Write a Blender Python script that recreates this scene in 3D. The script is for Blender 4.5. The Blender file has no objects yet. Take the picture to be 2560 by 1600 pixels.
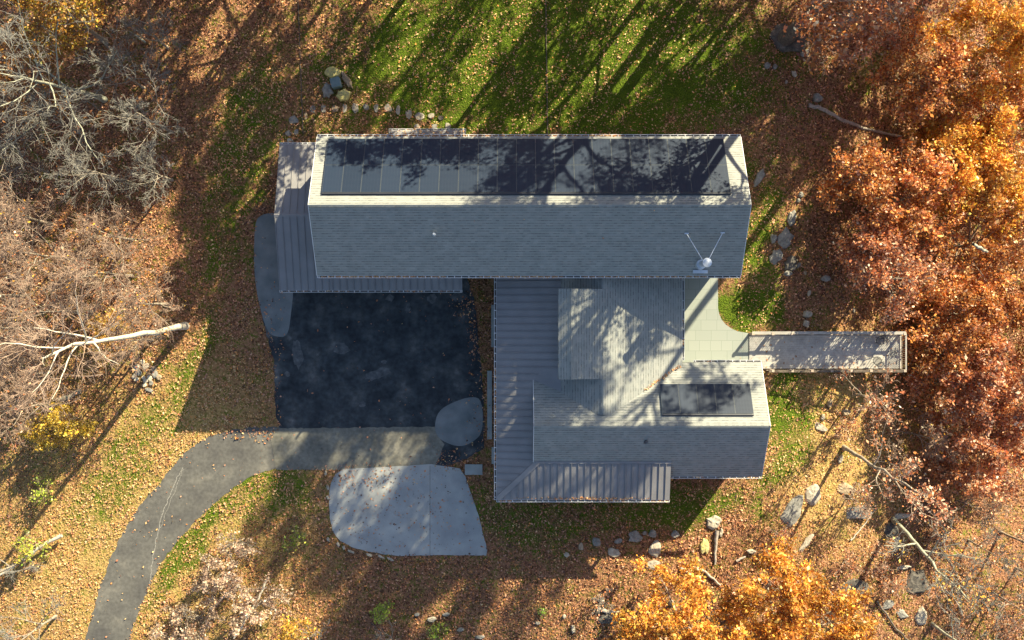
import bpy, math, random
import numpy as np
from mathutils import Vector

# ------------------------------------------------------------------ camera
H_CAM = 61.8; FPX = 2560.0
sc = bpy.context.scene
cam_d = bpy.data.cameras.new('camera'); cam = bpy.data.objects.new('camera', cam_d)
sc.collection.objects.link(cam)
cam.location = (0, 0, H_CAM); cam.rotation_euler = (0, 0, 0)
cam_d.lens = 36.0; cam_d.sensor_width = 36.0; cam_d.clip_end = 500
sc.camera = cam
# ------------------------------------------------------------------ sun, sky
AZ = np.array([0.603, 0.797]); TANE = 0.498
ELEV = math.atan(TANE)
w = bpy.data.worlds.new('World'); sc.world = w; w.use_nodes = True
nt = w.node_tree; bg = nt.nodes['Background']
sky = nt.nodes.new('ShaderNodeTexSky'); sky.sky_type = 'NISHITA'; sky.sun_disc = False
sky.sun_elevation = ELEV; sky.sun_rotation = math.atan2(AZ[0], AZ[1])
nt.links.new(sky.outputs[0], bg.inputs[0]); bg.inputs[1].default_value = 0.068
sd = bpy.data.lights.new('sun', 'SUN'); sd.energy = 5.0; sd.angle = math.radians(0.4); sd.color = (1.0, 0.88, 0.60)
so = bpy.data.objects.new('sun', sd); sc.collection.objects.link(so)
sv = Vector((AZ[0]*math.cos(ELEV), AZ[1]*math.cos(ELEV), math.sin(ELEV)))
so.rotation_euler = sv.to_track_quat('Z', 'Y').to_euler(); so.location = sv*120
sc.view_settings.view_transform = 'Standard'; sc.view_settings.look = 'None'
sc.view_settings.exposure = 1.65; sc.view_settings.gamma = 1.0
sc.cycles.max_bounces = 5; sc.cycles.diffuse_bounces = 3; sc.cycles.glossy_bounces = 2
sc.cycles.transparent_max_bounces = 4

C = sc.collection
rng = np.random.default_rng(7)
random.seed(7)

# ------------------------------------------------------------------ helpers
def sstep(a, b, x):
    t = np.clip((np.asarray(x, float)-a)/(b-a), 0, 1); return t*t*(3-2*t)
def gz(x, y):
    "height of the ground: level round the house, falling away to the east and south-east"
    x = np.asarray(x, float); y = np.asarray(y, float)
    e = sstep(14.6, 24, x)*(1.3 + 0.5*sstep(-2, -16, y)) + sstep(20, 32, x)*5.5*(1-.55*sstep(-8, -18, y))*(1-.4*sstep(10, 20, y))
    far = sstep(34, 90, np.hypot(x, y))*4
    return -e - far
def S(z): return FPX/(H_CAM-z)
def P(px, py, z=None):
    "photograph pixel (2560x1600) to a point at height z (None: on the ground)"
    if z is None:
        z = 0.0
        for _ in range(4):
            s = S(z); z = float(gz((px-1280)/s, (800-py)/s))
    s = S(z)
    return ((px-1280)/s, (800-py)/s, z)
def tag(o, label=None, cat=None, group=None, kind=None):
    if label: o['label'] = label
    if cat: o['category'] = cat
    if group: o['group'] = group
    if kind: o['kind'] = kind
    return o
def empty(name, loc, label=None, cat=None, group=None):
    o = bpy.data.objects.new(name, None); C.objects.link(o); o.location = loc
    o.empty_display_size = 0.3
    return tag(o, label, cat, group)
def link(name, me, mat, parent=None, loc=None):
    o = bpy.data.objects.new(name, me); C.objects.link(o)
    if mat is not None and not me.materials: me.materials.append(mat)
    if loc is not None: o.location = loc
    if parent is not None:
        o.parent = parent
    return o
def np_mesh(name, V, F, col=None, uv=None, smooth=False):
    V = np.ascontiguousarray(V, np.float32).reshape(-1, 3); F = np.ascontiguousarray(F, np.int32)
    me = bpy.data.meshes.new(name); n = F.shape[1]
    me.vertices.add(len(V)); me.vertices.foreach_set('co', V.ravel())
    me.loops.add(F.size); me.loops.foreach_set('vertex_index', F.ravel())
    me.polygons.add(len(F)); me.polygons.foreach_set('loop_start', np.arange(0, F.size, n, dtype=np.int32))
    me.polygons.foreach_set('loop_total', np.full(len(F), n, np.int32))
    if smooth: me.polygons.foreach_set('use_smooth', np.ones(len(F), bool))
    me.update(calc_edges=True)
    if col is not None:
        a = me.color_attributes.new('Col', 'FLOAT_COLOR', 'POINT')
        c4 = np.ones((len(V), 4), np.float32); c4[:, :3] = col; a.data.foreach_set('color', c4.ravel())
    return me
class MB:
    "collects polygons (with metre UVs) into one mesh"
    def __init__(s): s.v = []; s.f = []; s.uv = []
    def poly(s, pts, uvs=None):
        i = len(s.v); s.v += [tuple(p) for p in pts]; s.f.append(list(range(i, i+len(pts))))
        s.uv += (uvs if uvs is not None else [(p[0], p[1]) for p in pts])
    def box(s, x0, x1, y0, y1, z0, z1):
        p = [(x0,y0,z0),(x1,y0,z0),(x1,y1,z0),(x0,y1,z0),(x0,y0,z1),(x1,y0,z1),(x1,y1,z1),(x0,y1,z1)]
        for q in ((3,2,1,0),(4,5,6,7),(0,1,5,4),(1,2,6,5),(2,3,7,6),(3,0,4,7)):
            s.poly([p[k] for k in q])
    def obox(s, a, b, wdt, up, h):
        "bar from a to b, width wdt across, rising h along 'up'"
        a = Vector(a); b = Vector(b); up = Vector(up).normalized()
        d = (b-a).normalized(); sd_ = d.cross(up).normalized()*wdt/2; u = up*h
        p = [a-sd_, a+sd_, b+sd_, b-sd_]; q = [k+u for k in p]
        for k in ((p[0],p[3],p[2],p[1]), (q[0],q[1],q[2],q[3]), (p[0],p[1],q[1],q[0]), (p[1],p[2],q[2],q[1]), (p[2],p[3],q[3],q[2]), (p[3],p[0],q[0],q[3])):
            s.poly(k)
    def slab(s, pts, th, udir):
        "roof plane: top face pts (counter-clockwise from above), dropped th metres"
        pts = [Vector(p) for p in pts]
        n = (pts[1]-pts[0]).cross(pts[2]-pts[0]).normalized()
        u = Vector(udir).normalized(); v = n.cross(u)
        s.poly(pts, [(p.dot(u), p.dot(v)) for p in pts])
        lo = [p-Vector((0,0,th)) for p in pts]
        s.poly(lo[::-1])
        for k in range(len(pts)):
            j = (k+1) % len(pts); s.poly([pts[k], lo[k], lo[j], pts[j]], [(0,0.02)]*4)
    def cyl(s, c, r, z0, z1, n=16, r2=None):
        r2 = r if r2 is None else r2
        a = [(c[0]+r*math.cos(t*2*math.pi/n), c[1]+r*math.sin(t*2*math.pi/n), z0) for t in range(n)]
        b = [(c[0]+r2*math.cos(t*2*math.pi/n), c[1]+r2*math.sin(t*2*math.pi/n), z1) for t in range(n)]
        for k in range(n):
            j = (k+1) % n; s.poly([a[k], a[j], b[j], b[k]])
        s.poly(b); s.poly(a[::-1])
    def build(s, name, mat, parent=None, base=None):
        "base: world point the object stands at (children: the parent's location is taken off)"
        off = Vector(base) if base is not None else (parent_loc(parent) if parent is not None else Vector((0,0,0)))
        me = bpy.data.meshes.new(name)
        me.from_pydata([tuple(Vector(v)-off) for v in s.v], [], s.f)
        ul = me.uv_layers.new(name='UVMap')
        ul.data.foreach_set('uv', np.array([s.uv[i] for f in s.f for i in f], np.float32).ravel())
        me.update()
        return link(name, me, mat, parent, off if parent is None else None)
def parent_loc(o):
    l = Vector((0,0,0))
    while o is not None: l = l+Vector(o.location); o = o.parent
    return l

# ------------------------------------------------------------------ materials
def newmat(name):
    m = bpy.data.materials.new(name); m.use_nodes = True
    n = m.node_tree.nodes; return m, n, m.node_tree.links, n['Principled BSDF']
def ramp(n, stops):
    r = n.new('ShaderNodeValToRGB'); cr = r.color_ramp
    while len(cr.elements) > 1: cr.elements.remove(cr.elements[-1])
    cr.elements[0].position = stops[0][0]; cr.elements[0].color = (*stops[0][1], 1)
    for p, c in stops[1:]:
        e = cr.elements.new(p); e.color = (*c, 1)
    return r
def noise_mat(name, stops, scale=3, rough=0.85, bump=0.2, detail=6, bdist=0.02, scale2=None, amount2=0.3, spec=0.3):
    m, n, l, b = newmat(name)
    tc = n.new('ShaderNodeTexCoord')
    geo = n.new('ShaderNodeNewGeometry')
    t = n.new('ShaderNodeTexNoise'); t.inputs['Scale'].default_value = scale; t.inputs['Detail'].default_value = detail
    l.new(geo.outputs['Position'], t.inputs['Vector'])
    r = ramp(n, stops); l.new(t.outputs['Fac'], r.inputs['Fac']); out = r.outputs['Color']
    if scale2:
        t2 = n.new('ShaderNodeTexNoise'); t2.inputs['Scale'].default_value = scale2; t2.inputs['Detail'].default_value = 5
        l.new(geo.outputs['Position'], t2.inputs['Vector'])
        mp = n.new('ShaderNodeMapRange'); mp.inputs[3].default_value = 1-amount2; mp.inputs[4].default_value = 1+amount2
        mp.inputs[1].default_value = .3; mp.inputs[2].default_value = .7
        l.new(t2.outputs['Fac'], mp.inputs[0])
        mx = n.new('ShaderNodeVectorMath'); mx.operation = 'SCALE'
        l.new(out, mx.inputs[0]); l.new(mp.outputs[0], mx.inputs['Scale']); out = mx.outputs[0]
    l.new(out, b.inputs['Base Color'])
    b.inputs['Roughness'].default_value = rough; b.inputs['Specular IOR Level'].default_value = spec
    if bump:
        bp = n.new('ShaderNodeBump'); bp.inputs['Strength'].default_value = bump; bp.inputs['Distance'].default_value = bdist
        l.new(t.outputs['Fac'], bp.inputs['Height']); l.new(bp.outputs[0], b.inputs['Normal'])
    return m
def leaf_mat(name, rough=0.5, trans=0.35, spec=0.35):
    m, n, l, b = newmat(name)
    a = n.new('ShaderNodeAttribute'); a.attribute_name = 'Col'
    l.new(a.outputs['Color'], b.inputs['Base Color']); b.inputs['Roughness'].default_value = rough
    b.inputs['Specular IOR Level'].default_value = spec
    if trans:
        tr = n.new('ShaderNodeBsdfTranslucent'); l.new(a.outputs['Color'], tr.inputs['Color'])
        mx = n.new('ShaderNodeMixShader'); mx.inputs[0].default_value = trans
        l.new(b.outputs[0], mx.inputs[1]); l.new(tr.outputs[0], mx.inputs[2])
        l.new(mx.outputs[0], n['Material Output'].inputs['Surface'])
    return m
def shingle_mat():
    m, n, l, b = newmat('asphalt_shingle')
    tc = n.new('ShaderNodeTexCoord')
    def brick(wd, off):
        k = n.new('ShaderNodeTexBrick'); k.inputs['Scale'].default_value = 1
        k.inputs['Brick Width'].default_value = wd; k.inputs['Row Height'].default_value = 0.158
        k.inputs['Mortar Size'].default_value = 0.010; k.inputs['Mortar Smooth'].default_value = 0.3
        k.inputs['Bias'].default_value = off; k.offset = 0.37; k.offset_frequency = 3
        k.inputs['Color1'].default_value = (0,0,0,1); k.inputs['Color2'].default_value = (1,1,1,1); k.inputs['Mortar'].default_value = (0,0,0,1)
        l.new(tc.outputs['UV'], k.inputs['Vector']); return k
    k1 = brick(0.31, 0.1); k2 = brick(0.2, 0.1)
    # raised tabs of an architectural shingle: a dark dash below some tabs
    sep = n.new('ShaderNodeSeparateXYZ'); l.new(tc.outputs['UV'], sep.inputs[0])
    dv = n.new('ShaderNodeMath'); dv.operation = 'DIVIDE'; dv.inputs[1].default_value = 0.158; l.new(sep.outputs[1], dv.inputs[0])
    fr = n.new('ShaderNodeMath'); fr.operation = 'FRACT'; l.new(dv.outputs[0], fr.inputs[0])
    edge = n.new('ShaderNodeMapRange'); edge.inputs[1].default_value = 0.0; edge.inputs[2].default_value = 0.42
    edge.inputs[3].default_value = 1; edge.inputs[4].default_value = 0; l.new(fr.outputs[0], edge.inputs[0])
    mul = n.new('ShaderNodeMath'); mul.operation = 'MULTIPLY'; l.new(edge.outputs[0], mul.inputs[0]); l.new(k2.outputs['Color'], mul.inputs[1])
    r = ramp(n, [(0, (.235,.248,.236)), (.5, (.250,.260,.247)), (1, (.272,.278,.260))]); l.new(k1.outputs['Color'], r.inputs['Fac'])
    no = n.new('ShaderNodeTexNoise'); no.inputs['Scale'].default_value = 1.2; no.inputs['Detail'].default_value = 6; l.new(tc.outputs['UV'], no.inputs['Vector'])
    mp = n.new('ShaderNodeMapRange'); mp.inputs[1].default_value = .3; mp.inputs[2].default_value = .7; mp.inputs[3].default_value = .92; mp.inputs[4].default_value = 1.08; l.new(no.outputs['Fac'], mp.inputs[0])
    dk = n.new('ShaderNodeMapRange'); dk.inputs[3].default_value = 1; dk.inputs[4].default_value = .12; l.new(mul.outputs[0], dk.inputs[0])
    mm = n.new('ShaderNodeMath'); mm.operation = 'MULTIPLY'; l.new(mp.outputs[0], mm.inputs[0]); l.new(dk.outputs[0], mm.inputs[1])
    sc_ = n.new('ShaderNodeVectorMath'); sc_.operation = 'SCALE'; l.new(r.outputs[0], sc_.inputs[0]); l.new(mm.outputs[0], sc_.inputs['Scale'])
    l.new(sc_.outputs[0], b.inputs['Base Color']); b.inputs['Roughness'].default_value = .8; b.inputs['Specular IOR Level'].default_value = .3
    bp = n.new('ShaderNodeBump'); bp.inputs['Strength'].default_value = .5; bp.inputs['Distance'].default_value = .012; bp.invert = True
    l.new(fr.outputs[0], bp.inputs['Height']); l.new(bp.outputs[0], b.inputs['Normal'])
    return m
def plain(name, col, rough=.6, metal=0, spec=.4, var=.12, scale=2.0):
    m, n, l, b = newmat(name)
    geo = n.new('ShaderNodeNewGeometry'); t = n.new('ShaderNodeTexNoise'); t.inputs['Scale'].default_value = scale; t.inputs['Detail'].default_value = 5
    l.new(geo.outputs['Position'], t.inputs['Vector'])
    r = ramp(n, [(.3, tuple(c*(1-var) for c in col)), (.7, tuple(min(1, c*(1+var)) for c in col))]); l.new(t.outputs['Fac'], r.inputs['Fac'])
    l.new(r.outputs[0], b.inputs['Base Color']); b.inputs['Roughness'].default_value = rough; b.inputs['Metallic'].default_value = metal
    b.inputs['Specular IOR Level'].default_value = spec
    return m
M = {}
M['shingle'] = shingle_mat()
M['metal_roof'] = plain('painted_metal_roof', (.212,.208,.214), .5, 0.0, .4, .09, 1.1)
M['galv'] = plain('galvanised_steel', (.62,.66,.70), .3, .6, .5, .08, 4)
M['white_trim'] = plain('white_trim', (.72,.72,.72), .5)
M['gutter_in'] = plain('gutter_inside', (.10,.09,.08), .8)
M['siding'] = plain('grey_siding', (.30,.31,.30), .7)
M['glass'] = plain('window_glass', (.04,.05,.06), .12, 0, .8)
M['bark'] = noise_mat('grey_bark', [(.3,(.16,.13,.10)), (.7,(.36,.31,.25))], 6, .9, .5)
M['bark_dark'] = noise_mat('dark_bark', [(.3,(.07,.055,.045)), (.7,(.17,.14,.11))], 6, .9, .5)
M['bark_pale'] = noise_mat('pale_bark', [(.3,(.34,.30,.23)), (.55,(.54,.49,.40)), (.75,(.62,.57,.48))], 5, .8, .4)
M['bark_lichen'] = noise_mat('lichen_bark', [(.3,(.20,.20,.16)), (.7,(.40,.40,.31))], 5, .85, .4)
M['twig'] = noise_mat('pinkish_twigs', [(.3,(.20,.135,.10)), (.7,(.42,.30,.225))], 3, .8, 0)
M['twig_grey'] = noise_mat('grey_twigs', [(.3,(.11,.105,.095)), (.7,(.29,.275,.245))], 3, .8, 0)
M['leaf'] = leaf_mat('autumn_leaf', .42, .3, .5)
M['litter'] = leaf_mat('fallen_leaf', .55, .0, .35)
M['st_grey'] = noise_mat('grey_stone', [(.3,(.15,.145,.13)), (.7,(.30,.29,.26))], 5, .85, .5, 6, .03, 22, .15)
M['st_pale'] = noise_mat('pale_stone', [(.3,(.27,.24,.19)), (.7,(.48,.43,.34))], 5, .85, .5, 6, .03, 22, .15)
M['st_yellow'] = noise_mat('yellow_lichen_stone', [(.3,(.30,.28,.16)), (.6,(.50,.44,.16)), (.75,(.56,.50,.22))], 5, .85, .5, 6, .03, 22, .15)
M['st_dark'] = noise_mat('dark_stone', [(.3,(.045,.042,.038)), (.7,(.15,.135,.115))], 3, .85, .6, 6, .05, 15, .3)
M['st_blue'] = noise_mat('blue_grey_stone', [(.3,(.10,.16,.18)), (.7,(.16,.23,.25))], 3, .7, .2, 6, .02, 30, .1)
M['st_tan'] = noise_mat('tan_stone', [(.3,(.40,.36,.27)), (.7,(.62,.56,.43))], 5, .85, .5, 6, .03, 22, .12)
M['st_brown'] = noise_mat('brown_stone', [(.3,(.22,.17,.11)), (.7,(.38,.30,.21))], 5, .85, .5, 6, .03)
M['deadwood'] = noise_mat('weathered_log', [(.3,(.22,.19,.16)), (.7,(.44,.39,.33))], 7, .9, .5)

# ------------------------------------------------------------------ the ground
def blob(px, py, cx, cy, rx, ry, rot=0, soft=.5):
    a = math.radians(rot); dx = px-cx; dy = py-cy
    u = (dx*math.cos(a)+dy*math.sin(a))/rx; v = (-dx*math.sin(a)+dy*math.cos(a))/ry
    return 1-sstep(1-soft, 1+soft, np.hypot(u, v))
def vnoise(x, y, f, seed=0):
    r = np.random.default_rng(seed); out = 0; amp = .5
    for k in range(4):
        a = r.uniform(0, 2*np.pi, 3); ph = r.uniform(0, 6.28, 3); g = f*(1.9**k)
        for j in range(3): out = out + amp/3*np.sin(g*(x*np.cos(a[j])+y*np.sin(a[j]))+ph[j]+1.7*np.sin(g*.6*(y*np.cos(a[j])-x*np.sin(a[j]))+ph[j-1]))
        amp *= .6
    return out
GRASS = [  # pixel blobs of turf: centre, radii, rotation, weight
    (1380,150,500,215,0,1.0),(1640,260,200,130,0,.45),(610,380,75,260,14,.55),(560,560,60,200,8,.45),(480,900,40,160,18,.6),(330,1130,60,230,36,.5),
    (470,1370,30,190,36,.8),(600,1240,120,60,-25,.6),(700,1215,90,45,0,.6),(1900,560,55,170,6,.7),(1880,770,75,70,0,1),(1960,1010,50,120,10,.9),(1975,1120,50,130,30,.7),
    (1700,1270,200,50,-4,.75),(1290,1300,120,60,25,.5),(1500,1290,240,50,0,.5),(820,320,90,40,0,.4),(2180,170,60,60,0,.3)]
def grass_mask(x, y):
    s = S(0); px = 1280+x*s; py = 800-y*s
    g = np.zeros_like(px)
    wob = vnoise(x, y, 1.1, 3)*60
    for cx, cy, rx, ry, ro, wt in GRASS:
        g = np.maximum(g, (wt if wt >= 1 else wt*.72)*blob(px+wob, py+wob*.7, cx, cy, rx, ry, ro))
    n = vnoise(x, y, 1.7, 5)
    return np.clip(g*(1.0+n*.6), 0, 1)
NX, NY = 300, 220
gx = np.linspace(-46, 46, NX); gy = np.linspace(-33, 42, NY)
XX, YY = np.meshgrid(gx, gy); ZZ = gz(XX, YY)
idx = np.arange(NX*NY).reshape(NY, NX)
F = np.stack([idx[:-1,:-1], idx[:-1,1:], idx[1:,1:], idx[1:,:-1]], -1).reshape(-1, 4)
gm = grass_mask(XX, YY).ravel()
# outer skirt to the horizon
V = np.stack([XX.ravel(), YY.ravel(), ZZ.ravel()], 1)
ring = np.concatenate([idx[0,:], idx[1:,-1], idx[-1,-2::-1], idx[-2:0:-1,0]])
rv = V[ring]; outv = rv*np.array([9, 9, 0])+np.array([0,0,-8]); n0 = len(V)
oi = n0+np.arange(len(ring))
Fs = np.stack([ring, oi, np.roll(oi,-1), np.roll(ring,-1)], 1)
V = np.concatenate([V, outv]); F = np.concatenate([F, Fs])
pxg = 1280+V[:,0]*S(0); pyg = 800-V[:,1]*S(0)
gcol = np.zeros((len(V), 3)); gcol[:len(gm),0] = gm
gcol[:,1] = np.clip(blob(pxg, pyg, 350, 1330, 420, 420, 0, .5)+blob(pxg, pyg, 2120, 1100, 230, 260, 0, .5), 0, 1)  # golden litter
gcol[:,2] = np.clip(vnoise(V[:,0], V[:,1], .5, 9)+.5, 0, 1)
me = np_mesh('ground', V, F, gcol)
def ground_mat():
    m, n, l, b = newmat('leafy_ground')
    a = n.new('ShaderNodeAttribute'); a.attribute_name = 'Col'
    sp = n.new('ShaderNodeSeparateColor'); l.new(a.outputs['Color'], sp.inputs[0])
    geo = n.new('ShaderNodeNewGeometry')
    def tex(kind, s, d=6):
        t = n.new(kind); t.inputs['Scale'].default_value = s
        if 'Detail' in t.inputs: t.inputs['Detail'].default_value = d
        l.new(geo.outputs['Position'], t.inputs['Vector']); return t
    vo = tex('ShaderNodeTexVoronoi', 9); no = tex('ShaderNodeTexNoise', 1.3); fi = tex('ShaderNodeTexNoise', 14)
    vr = n.new('ShaderNodeSeparateColor'); l.new(vo.outputs['Color'], vr.inputs[0])
    litA = ramp(n, [(0,(.026,.011,.007)), (.4,(.090,.038,.021)), (.75,(.20,.090,.048)), (1,(.36,.18,.10))]); l.new(vr.outputs[0], litA.inputs[0])
    litB = ramp(n, [(0,(.10,.055,.02)), (.4,(.28,.165,.055)), (1,(.52,.34,.13))]); l.new(vr.outputs[0], litB.inputs[0])
    m1 = n.new('ShaderNodeMix'); m1.data_type = 'RGBA'; l.new(sp.outputs[1], m1.inputs[0]); l.new(litA.outputs[0], m1.inputs[6]); l.new(litB.outputs[0], m1.inputs[7])
    gr = ramp(n, [(.25,(.018,.036,.004)), (.5,(.072,.115,.008)), (.75,(.17,.215,.016))]); l.new(fi.outputs['Fac'], gr.inputs[0])
    gm2 = n.new('ShaderNodeMath'); gm2.operation = 'ADD'; gm3 = n.new('ShaderNodeMath'); gm3.operation='MULTIPLY_ADD'; gm3.inputs[1].default_value=.5; l.new(vr.outputs[1], gm3.inputs[0]); l.new(sp.outputs[0], gm3.inputs[2]); gs = n.new('ShaderNodeMath'); gs.operation='SUBTRACT'; gs.inputs[1].default_value=.25; l.new(gm3.outputs[0], gs.inputs[0]); l.new(gs.outputs[0], gm2.inputs[0])
    ns = n.new('ShaderNodeMapRange'); ns.inputs[1].default_value=.3; ns.inputs[2].default_value=.7; ns.inputs[3].default_value=-.35; ns.inputs[4].default_value=.25; l.new(no.outputs['Fac'], ns.inputs[0]); l.new(ns.outputs[0], gm2.inputs[1])
    st = n.new('ShaderNodeMapRange'); st.inputs[1].default_value=.12; st.inputs[2].default_value=.75; l.new(gm2.outputs[0], st.inputs[0])
    m2 = n.new('ShaderNodeMix'); m2.data_type = 'RGBA'; l.new(st.outputs[0], m2.inputs[0]); l.new(m1.outputs[2], m2.inputs[6]); l.new(gr.outputs[0], m2.inputs[7])
    mp = n.new('ShaderNodeMapRange'); mp.inputs[1].default_value=.3; mp.inputs[2].default_value=.7; mp.inputs[3].default_value=.72; mp.inputs[4].default_value=1.2; l.new(no.outputs['Fac'], mp.inputs[0])
    s2 = n.new('ShaderNodeVectorMath'); s2.operation='SCALE'; l.new(m2.outputs[2], s2.inputs[0]); l.new(mp.outputs[0], s2.inputs['Scale'])
    l.new(s2.outputs[0], b.inputs['Base Color']); b.inputs['Roughness'].default_value = .95; b.inputs['Specular IOR Level'].default_value = .15
    bp = n.new('ShaderNodeBump'); bp.inputs['Strength'].default_value=.9; bp.inputs['Distance'].default_value=.05
    ad = n.new('ShaderNodeMath'); ad.operation='ADD'; l.new(vo.outputs['Distance'], ad.inputs[0]); l.new(fi.outputs['Fac'], ad.inputs[1])
    l.new(ad.outputs[0], bp.inputs['Height']); l.new(bp.outputs[0], b.inputs['Normal'])
    return m
tag(link('ground', me, ground_mat()), kind='structure')

# ------------------------------------------------------------------ paving
def smooth_poly(pts, rounds=2):
    for _ in range(rounds):
        q = []
        for i in range(len(pts)):
            a = pts[i]; b = pts[(i+1)%len(pts)]
            q += [(a[0]*.75+b[0]*.25, a[1]*.75+b[1]*.25), (a[0]*.25+b[0]*.75, a[1]*.25+b[1]*.75)]
        pts = q
    return pts
def rough_poly(pts, step=9, amp=2.5, seed=1):
    r = random.Random(seed); out = []
    for i in range(len(pts)):
        a = pts[i]; b = pts[(i+1)%len(pts)]; L = math.hypot(b[0]-a[0], b[1]-a[1]); k = max(1, int(L/step))
        for j in range(k):
            t = j/k; out.append((a[0]+(b[0]-a[0])*t+r.uniform(-amp,amp), a[1]+(b[1]-a[1])*t+r.uniform(-amp,amp)))
    return out
def sheet(name, pts, z, mat, th=.05, parent=None):
    m = MB(); top = [P(x, y, z) for x, y in pts]
    if sum((top[i][0]*top[(i+1)%len(top)][1]-top[(i+1)%len(top)][0]*top[i][1]) for i in range(len(top))) < 0: top = top[::-1]
    m.poly(top); lo = [(x, y, z-th) for x, y, _ in top]
    for k in range(len(top)):
        j = (k+1)%len(top); m.poly([top[k], lo[k], lo[j], top[j]])
    return m.build(name, mat, parent)
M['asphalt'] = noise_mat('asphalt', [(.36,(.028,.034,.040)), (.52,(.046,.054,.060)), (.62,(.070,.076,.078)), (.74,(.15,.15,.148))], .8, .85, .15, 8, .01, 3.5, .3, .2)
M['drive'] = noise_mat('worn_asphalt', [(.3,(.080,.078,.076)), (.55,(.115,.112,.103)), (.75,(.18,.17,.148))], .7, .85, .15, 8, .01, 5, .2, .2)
M['sunlit_asphalt'] = noise_mat('painted_sunlit_asphalt', [(.3,(.13,.125,.105)), (.55,(.18,.172,.142)), (.75,(.25,.235,.19))], .8, .85, .15, 8, .01, 5, .2, .2)  # paler, warmer copy of the court asphalt, sunlight put into its colour
M['worn'] = noise_mat('worn_patch', [(.35,(.05,.058,.064)), (.6,(.11,.115,.118)), (.75,(.16,.165,.165))], 3.5, .85, .1, 8, .01)
M['pad'] = noise_mat('grey_concrete', [(.3,(.13,.15,.155)), (.7,(.22,.235,.235))], 1.1, .8, .1, 8, .01, 40, .1, .2)
M['concrete'] = noise_mat('pale_concrete', [(.3,(.27,.28,.28)), (.55,(.34,.35,.34)), (.75,(.41,.415,.39))], .9, .8, .1, 8, .01, 30, .08, .2)
M['walk'] = noise_mat('walk_concrete', [(.3,(.26,.28,.27)), (.7,(.36,.38,.36))], 1.5, .85, .1, 8, .01)
drive = [(708,1066),(640,1068),(590,1074),(545,1082),(505,1098),(462,1130),(425,1172),(395,1215),(365,1245),(335,1285),(312,1325),(292,1362),(273,1400),(262,1440),(245,1480),(236,1520),(222,1570),(200,1640),(170,1740),(280,1760),(315,1640),(333,1570),(345,1530),(372,1470),(395,1420),(425,1378),(462,1332),(500,1292),(545,1250),(590,1215),(640,1185),(690,1172),(745,1170)]
tag(sheet('driveway', rough_poly(drive, 8, 2.5, 2), .012, M['drive']), kind='structure')
court = [(690,690),(1165,690),(1185,745),(1192,800),(1196,860),(1204,930),(1208,990),(1210,1060),(1210,1120),(1160,1150),(1110,1168),(1000,1170),(900,1174),(740,1172),(700,1120),(700,1068),(690,1040),(686,960),(684,900),(668,840),(655,790)]
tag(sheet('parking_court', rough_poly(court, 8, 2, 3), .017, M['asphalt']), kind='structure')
tag(sheet('court_sunlit_strip', rough_poly([(672,1071),(1088,1067),(1092,1090),(1110,1110),(1100,1140),(1088,1166),(1000,1171),(900,1175),(740,1174),(690,1174)], 8, 1.5, 8), .021, M['sunlit_asphalt']), kind='structure')  # part of the court beyond the house shadow, painted as sunlit
for i,(cx_,cy_,rx_,ry_,ro_) in enumerate([(945,935,34,13,-20),(960,905,7,5,0),(742,885,15,34,-8),(855,872,20,16,0),(975,745,12,9,0),(1020,770,7,12,0),(905,1010,10,7,0),(718,935,9,6,0),(1080,747,12,12,0),(1148,742,22,12,0)]):
    pp = [(cx_+(rx_*math.cos(t)*math.cos(math.radians(ro_))-ry_*math.sin(t)*math.sin(math.radians(ro_)))*random.uniform(.7,1.2), cy_+(-rx_*math.cos(t)*math.sin(math.radians(ro_))*-1+ry_*math.sin(t)*math.cos(math.radians(ro_)))*random.uniform(.7,1.2)) for t in np.linspace(0, 2*math.pi, 17)[:-1]]
    tag(sheet('worn_patch', pp, .0195, M['worn'], .002), kind='structure')
pad1 = smooth_poly([(636,560),(650,536),(700,530),(700,640),(735,716),(728,780),(720,842),(688,842),(668,830),(648,765),(634,680)])
tag(sheet('side_apron', pad1, .025, M['pad']), kind='structure')
pad2 = smooth_poly([(1086,1065),(1095,1028),(1130,1006),(1180,990),(1206,1000),(1208,1080),(1182,1106),(1150,1118),(1112,1106),(1092,1090)])
tag(sheet('court_patch', pad2, .025, M['pad']), kind='structure')
lower = [(824,1225),(823,1260),(824,1295),(832,1328),(850,1352),(880,1368),(915,1378),(960,1386),(1000,1390),(1100,1388),(1216,1389),(1219,1376),(1210,1345),(1197,1290),(1180,1240),(1163,1192),(1150,1172),(1080,1160),(960,1168),(860,1172),(838,1185),(828,1205)]
tag(sheet('turning_pad', rough_poly(lower, 12, .8, 4), .03, M['concrete']), kind='structure')
def flag_mat():
    m, n, l, b = newmat('patio_flagstone')
    tc = n.new('ShaderNodeTexCoord'); k = n.new('ShaderNodeTexBrick'); l.new(tc.outputs['UV'], k.inputs['Vector'])
    k.inputs['Scale'].default_value = 1; k.inputs['Brick Width'].default_value = .95; k.inputs['Row Height'].default_value = .62; k.inputs['Mortar Size'].default_value = .012
    k.offset = .35; k.offset_frequency = 2; k.squash = .7; k.squash_frequency = 3
    k.inputs['Color1'].default_value = (.265,.295,.268,1); k.inputs['Color2'].default_value = (.295,.32,.29,1); k.inputs['Mortar'].default_value = (.20,.235,.205,1)
    l.new(k.outputs[0], b.inputs['Base Color']); b.inputs['Roughness'].default_value = .75
    return m
patio = [(1690,640),(1795,640),(1795,770),(1798,785),(1804,799),(1814,811),(1828,821),(1843,828),(1872,833),(1872,918),(1690,918)]
tag(sheet('patio', patio, .05, flag_mat(), .08), kind='structure')
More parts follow.
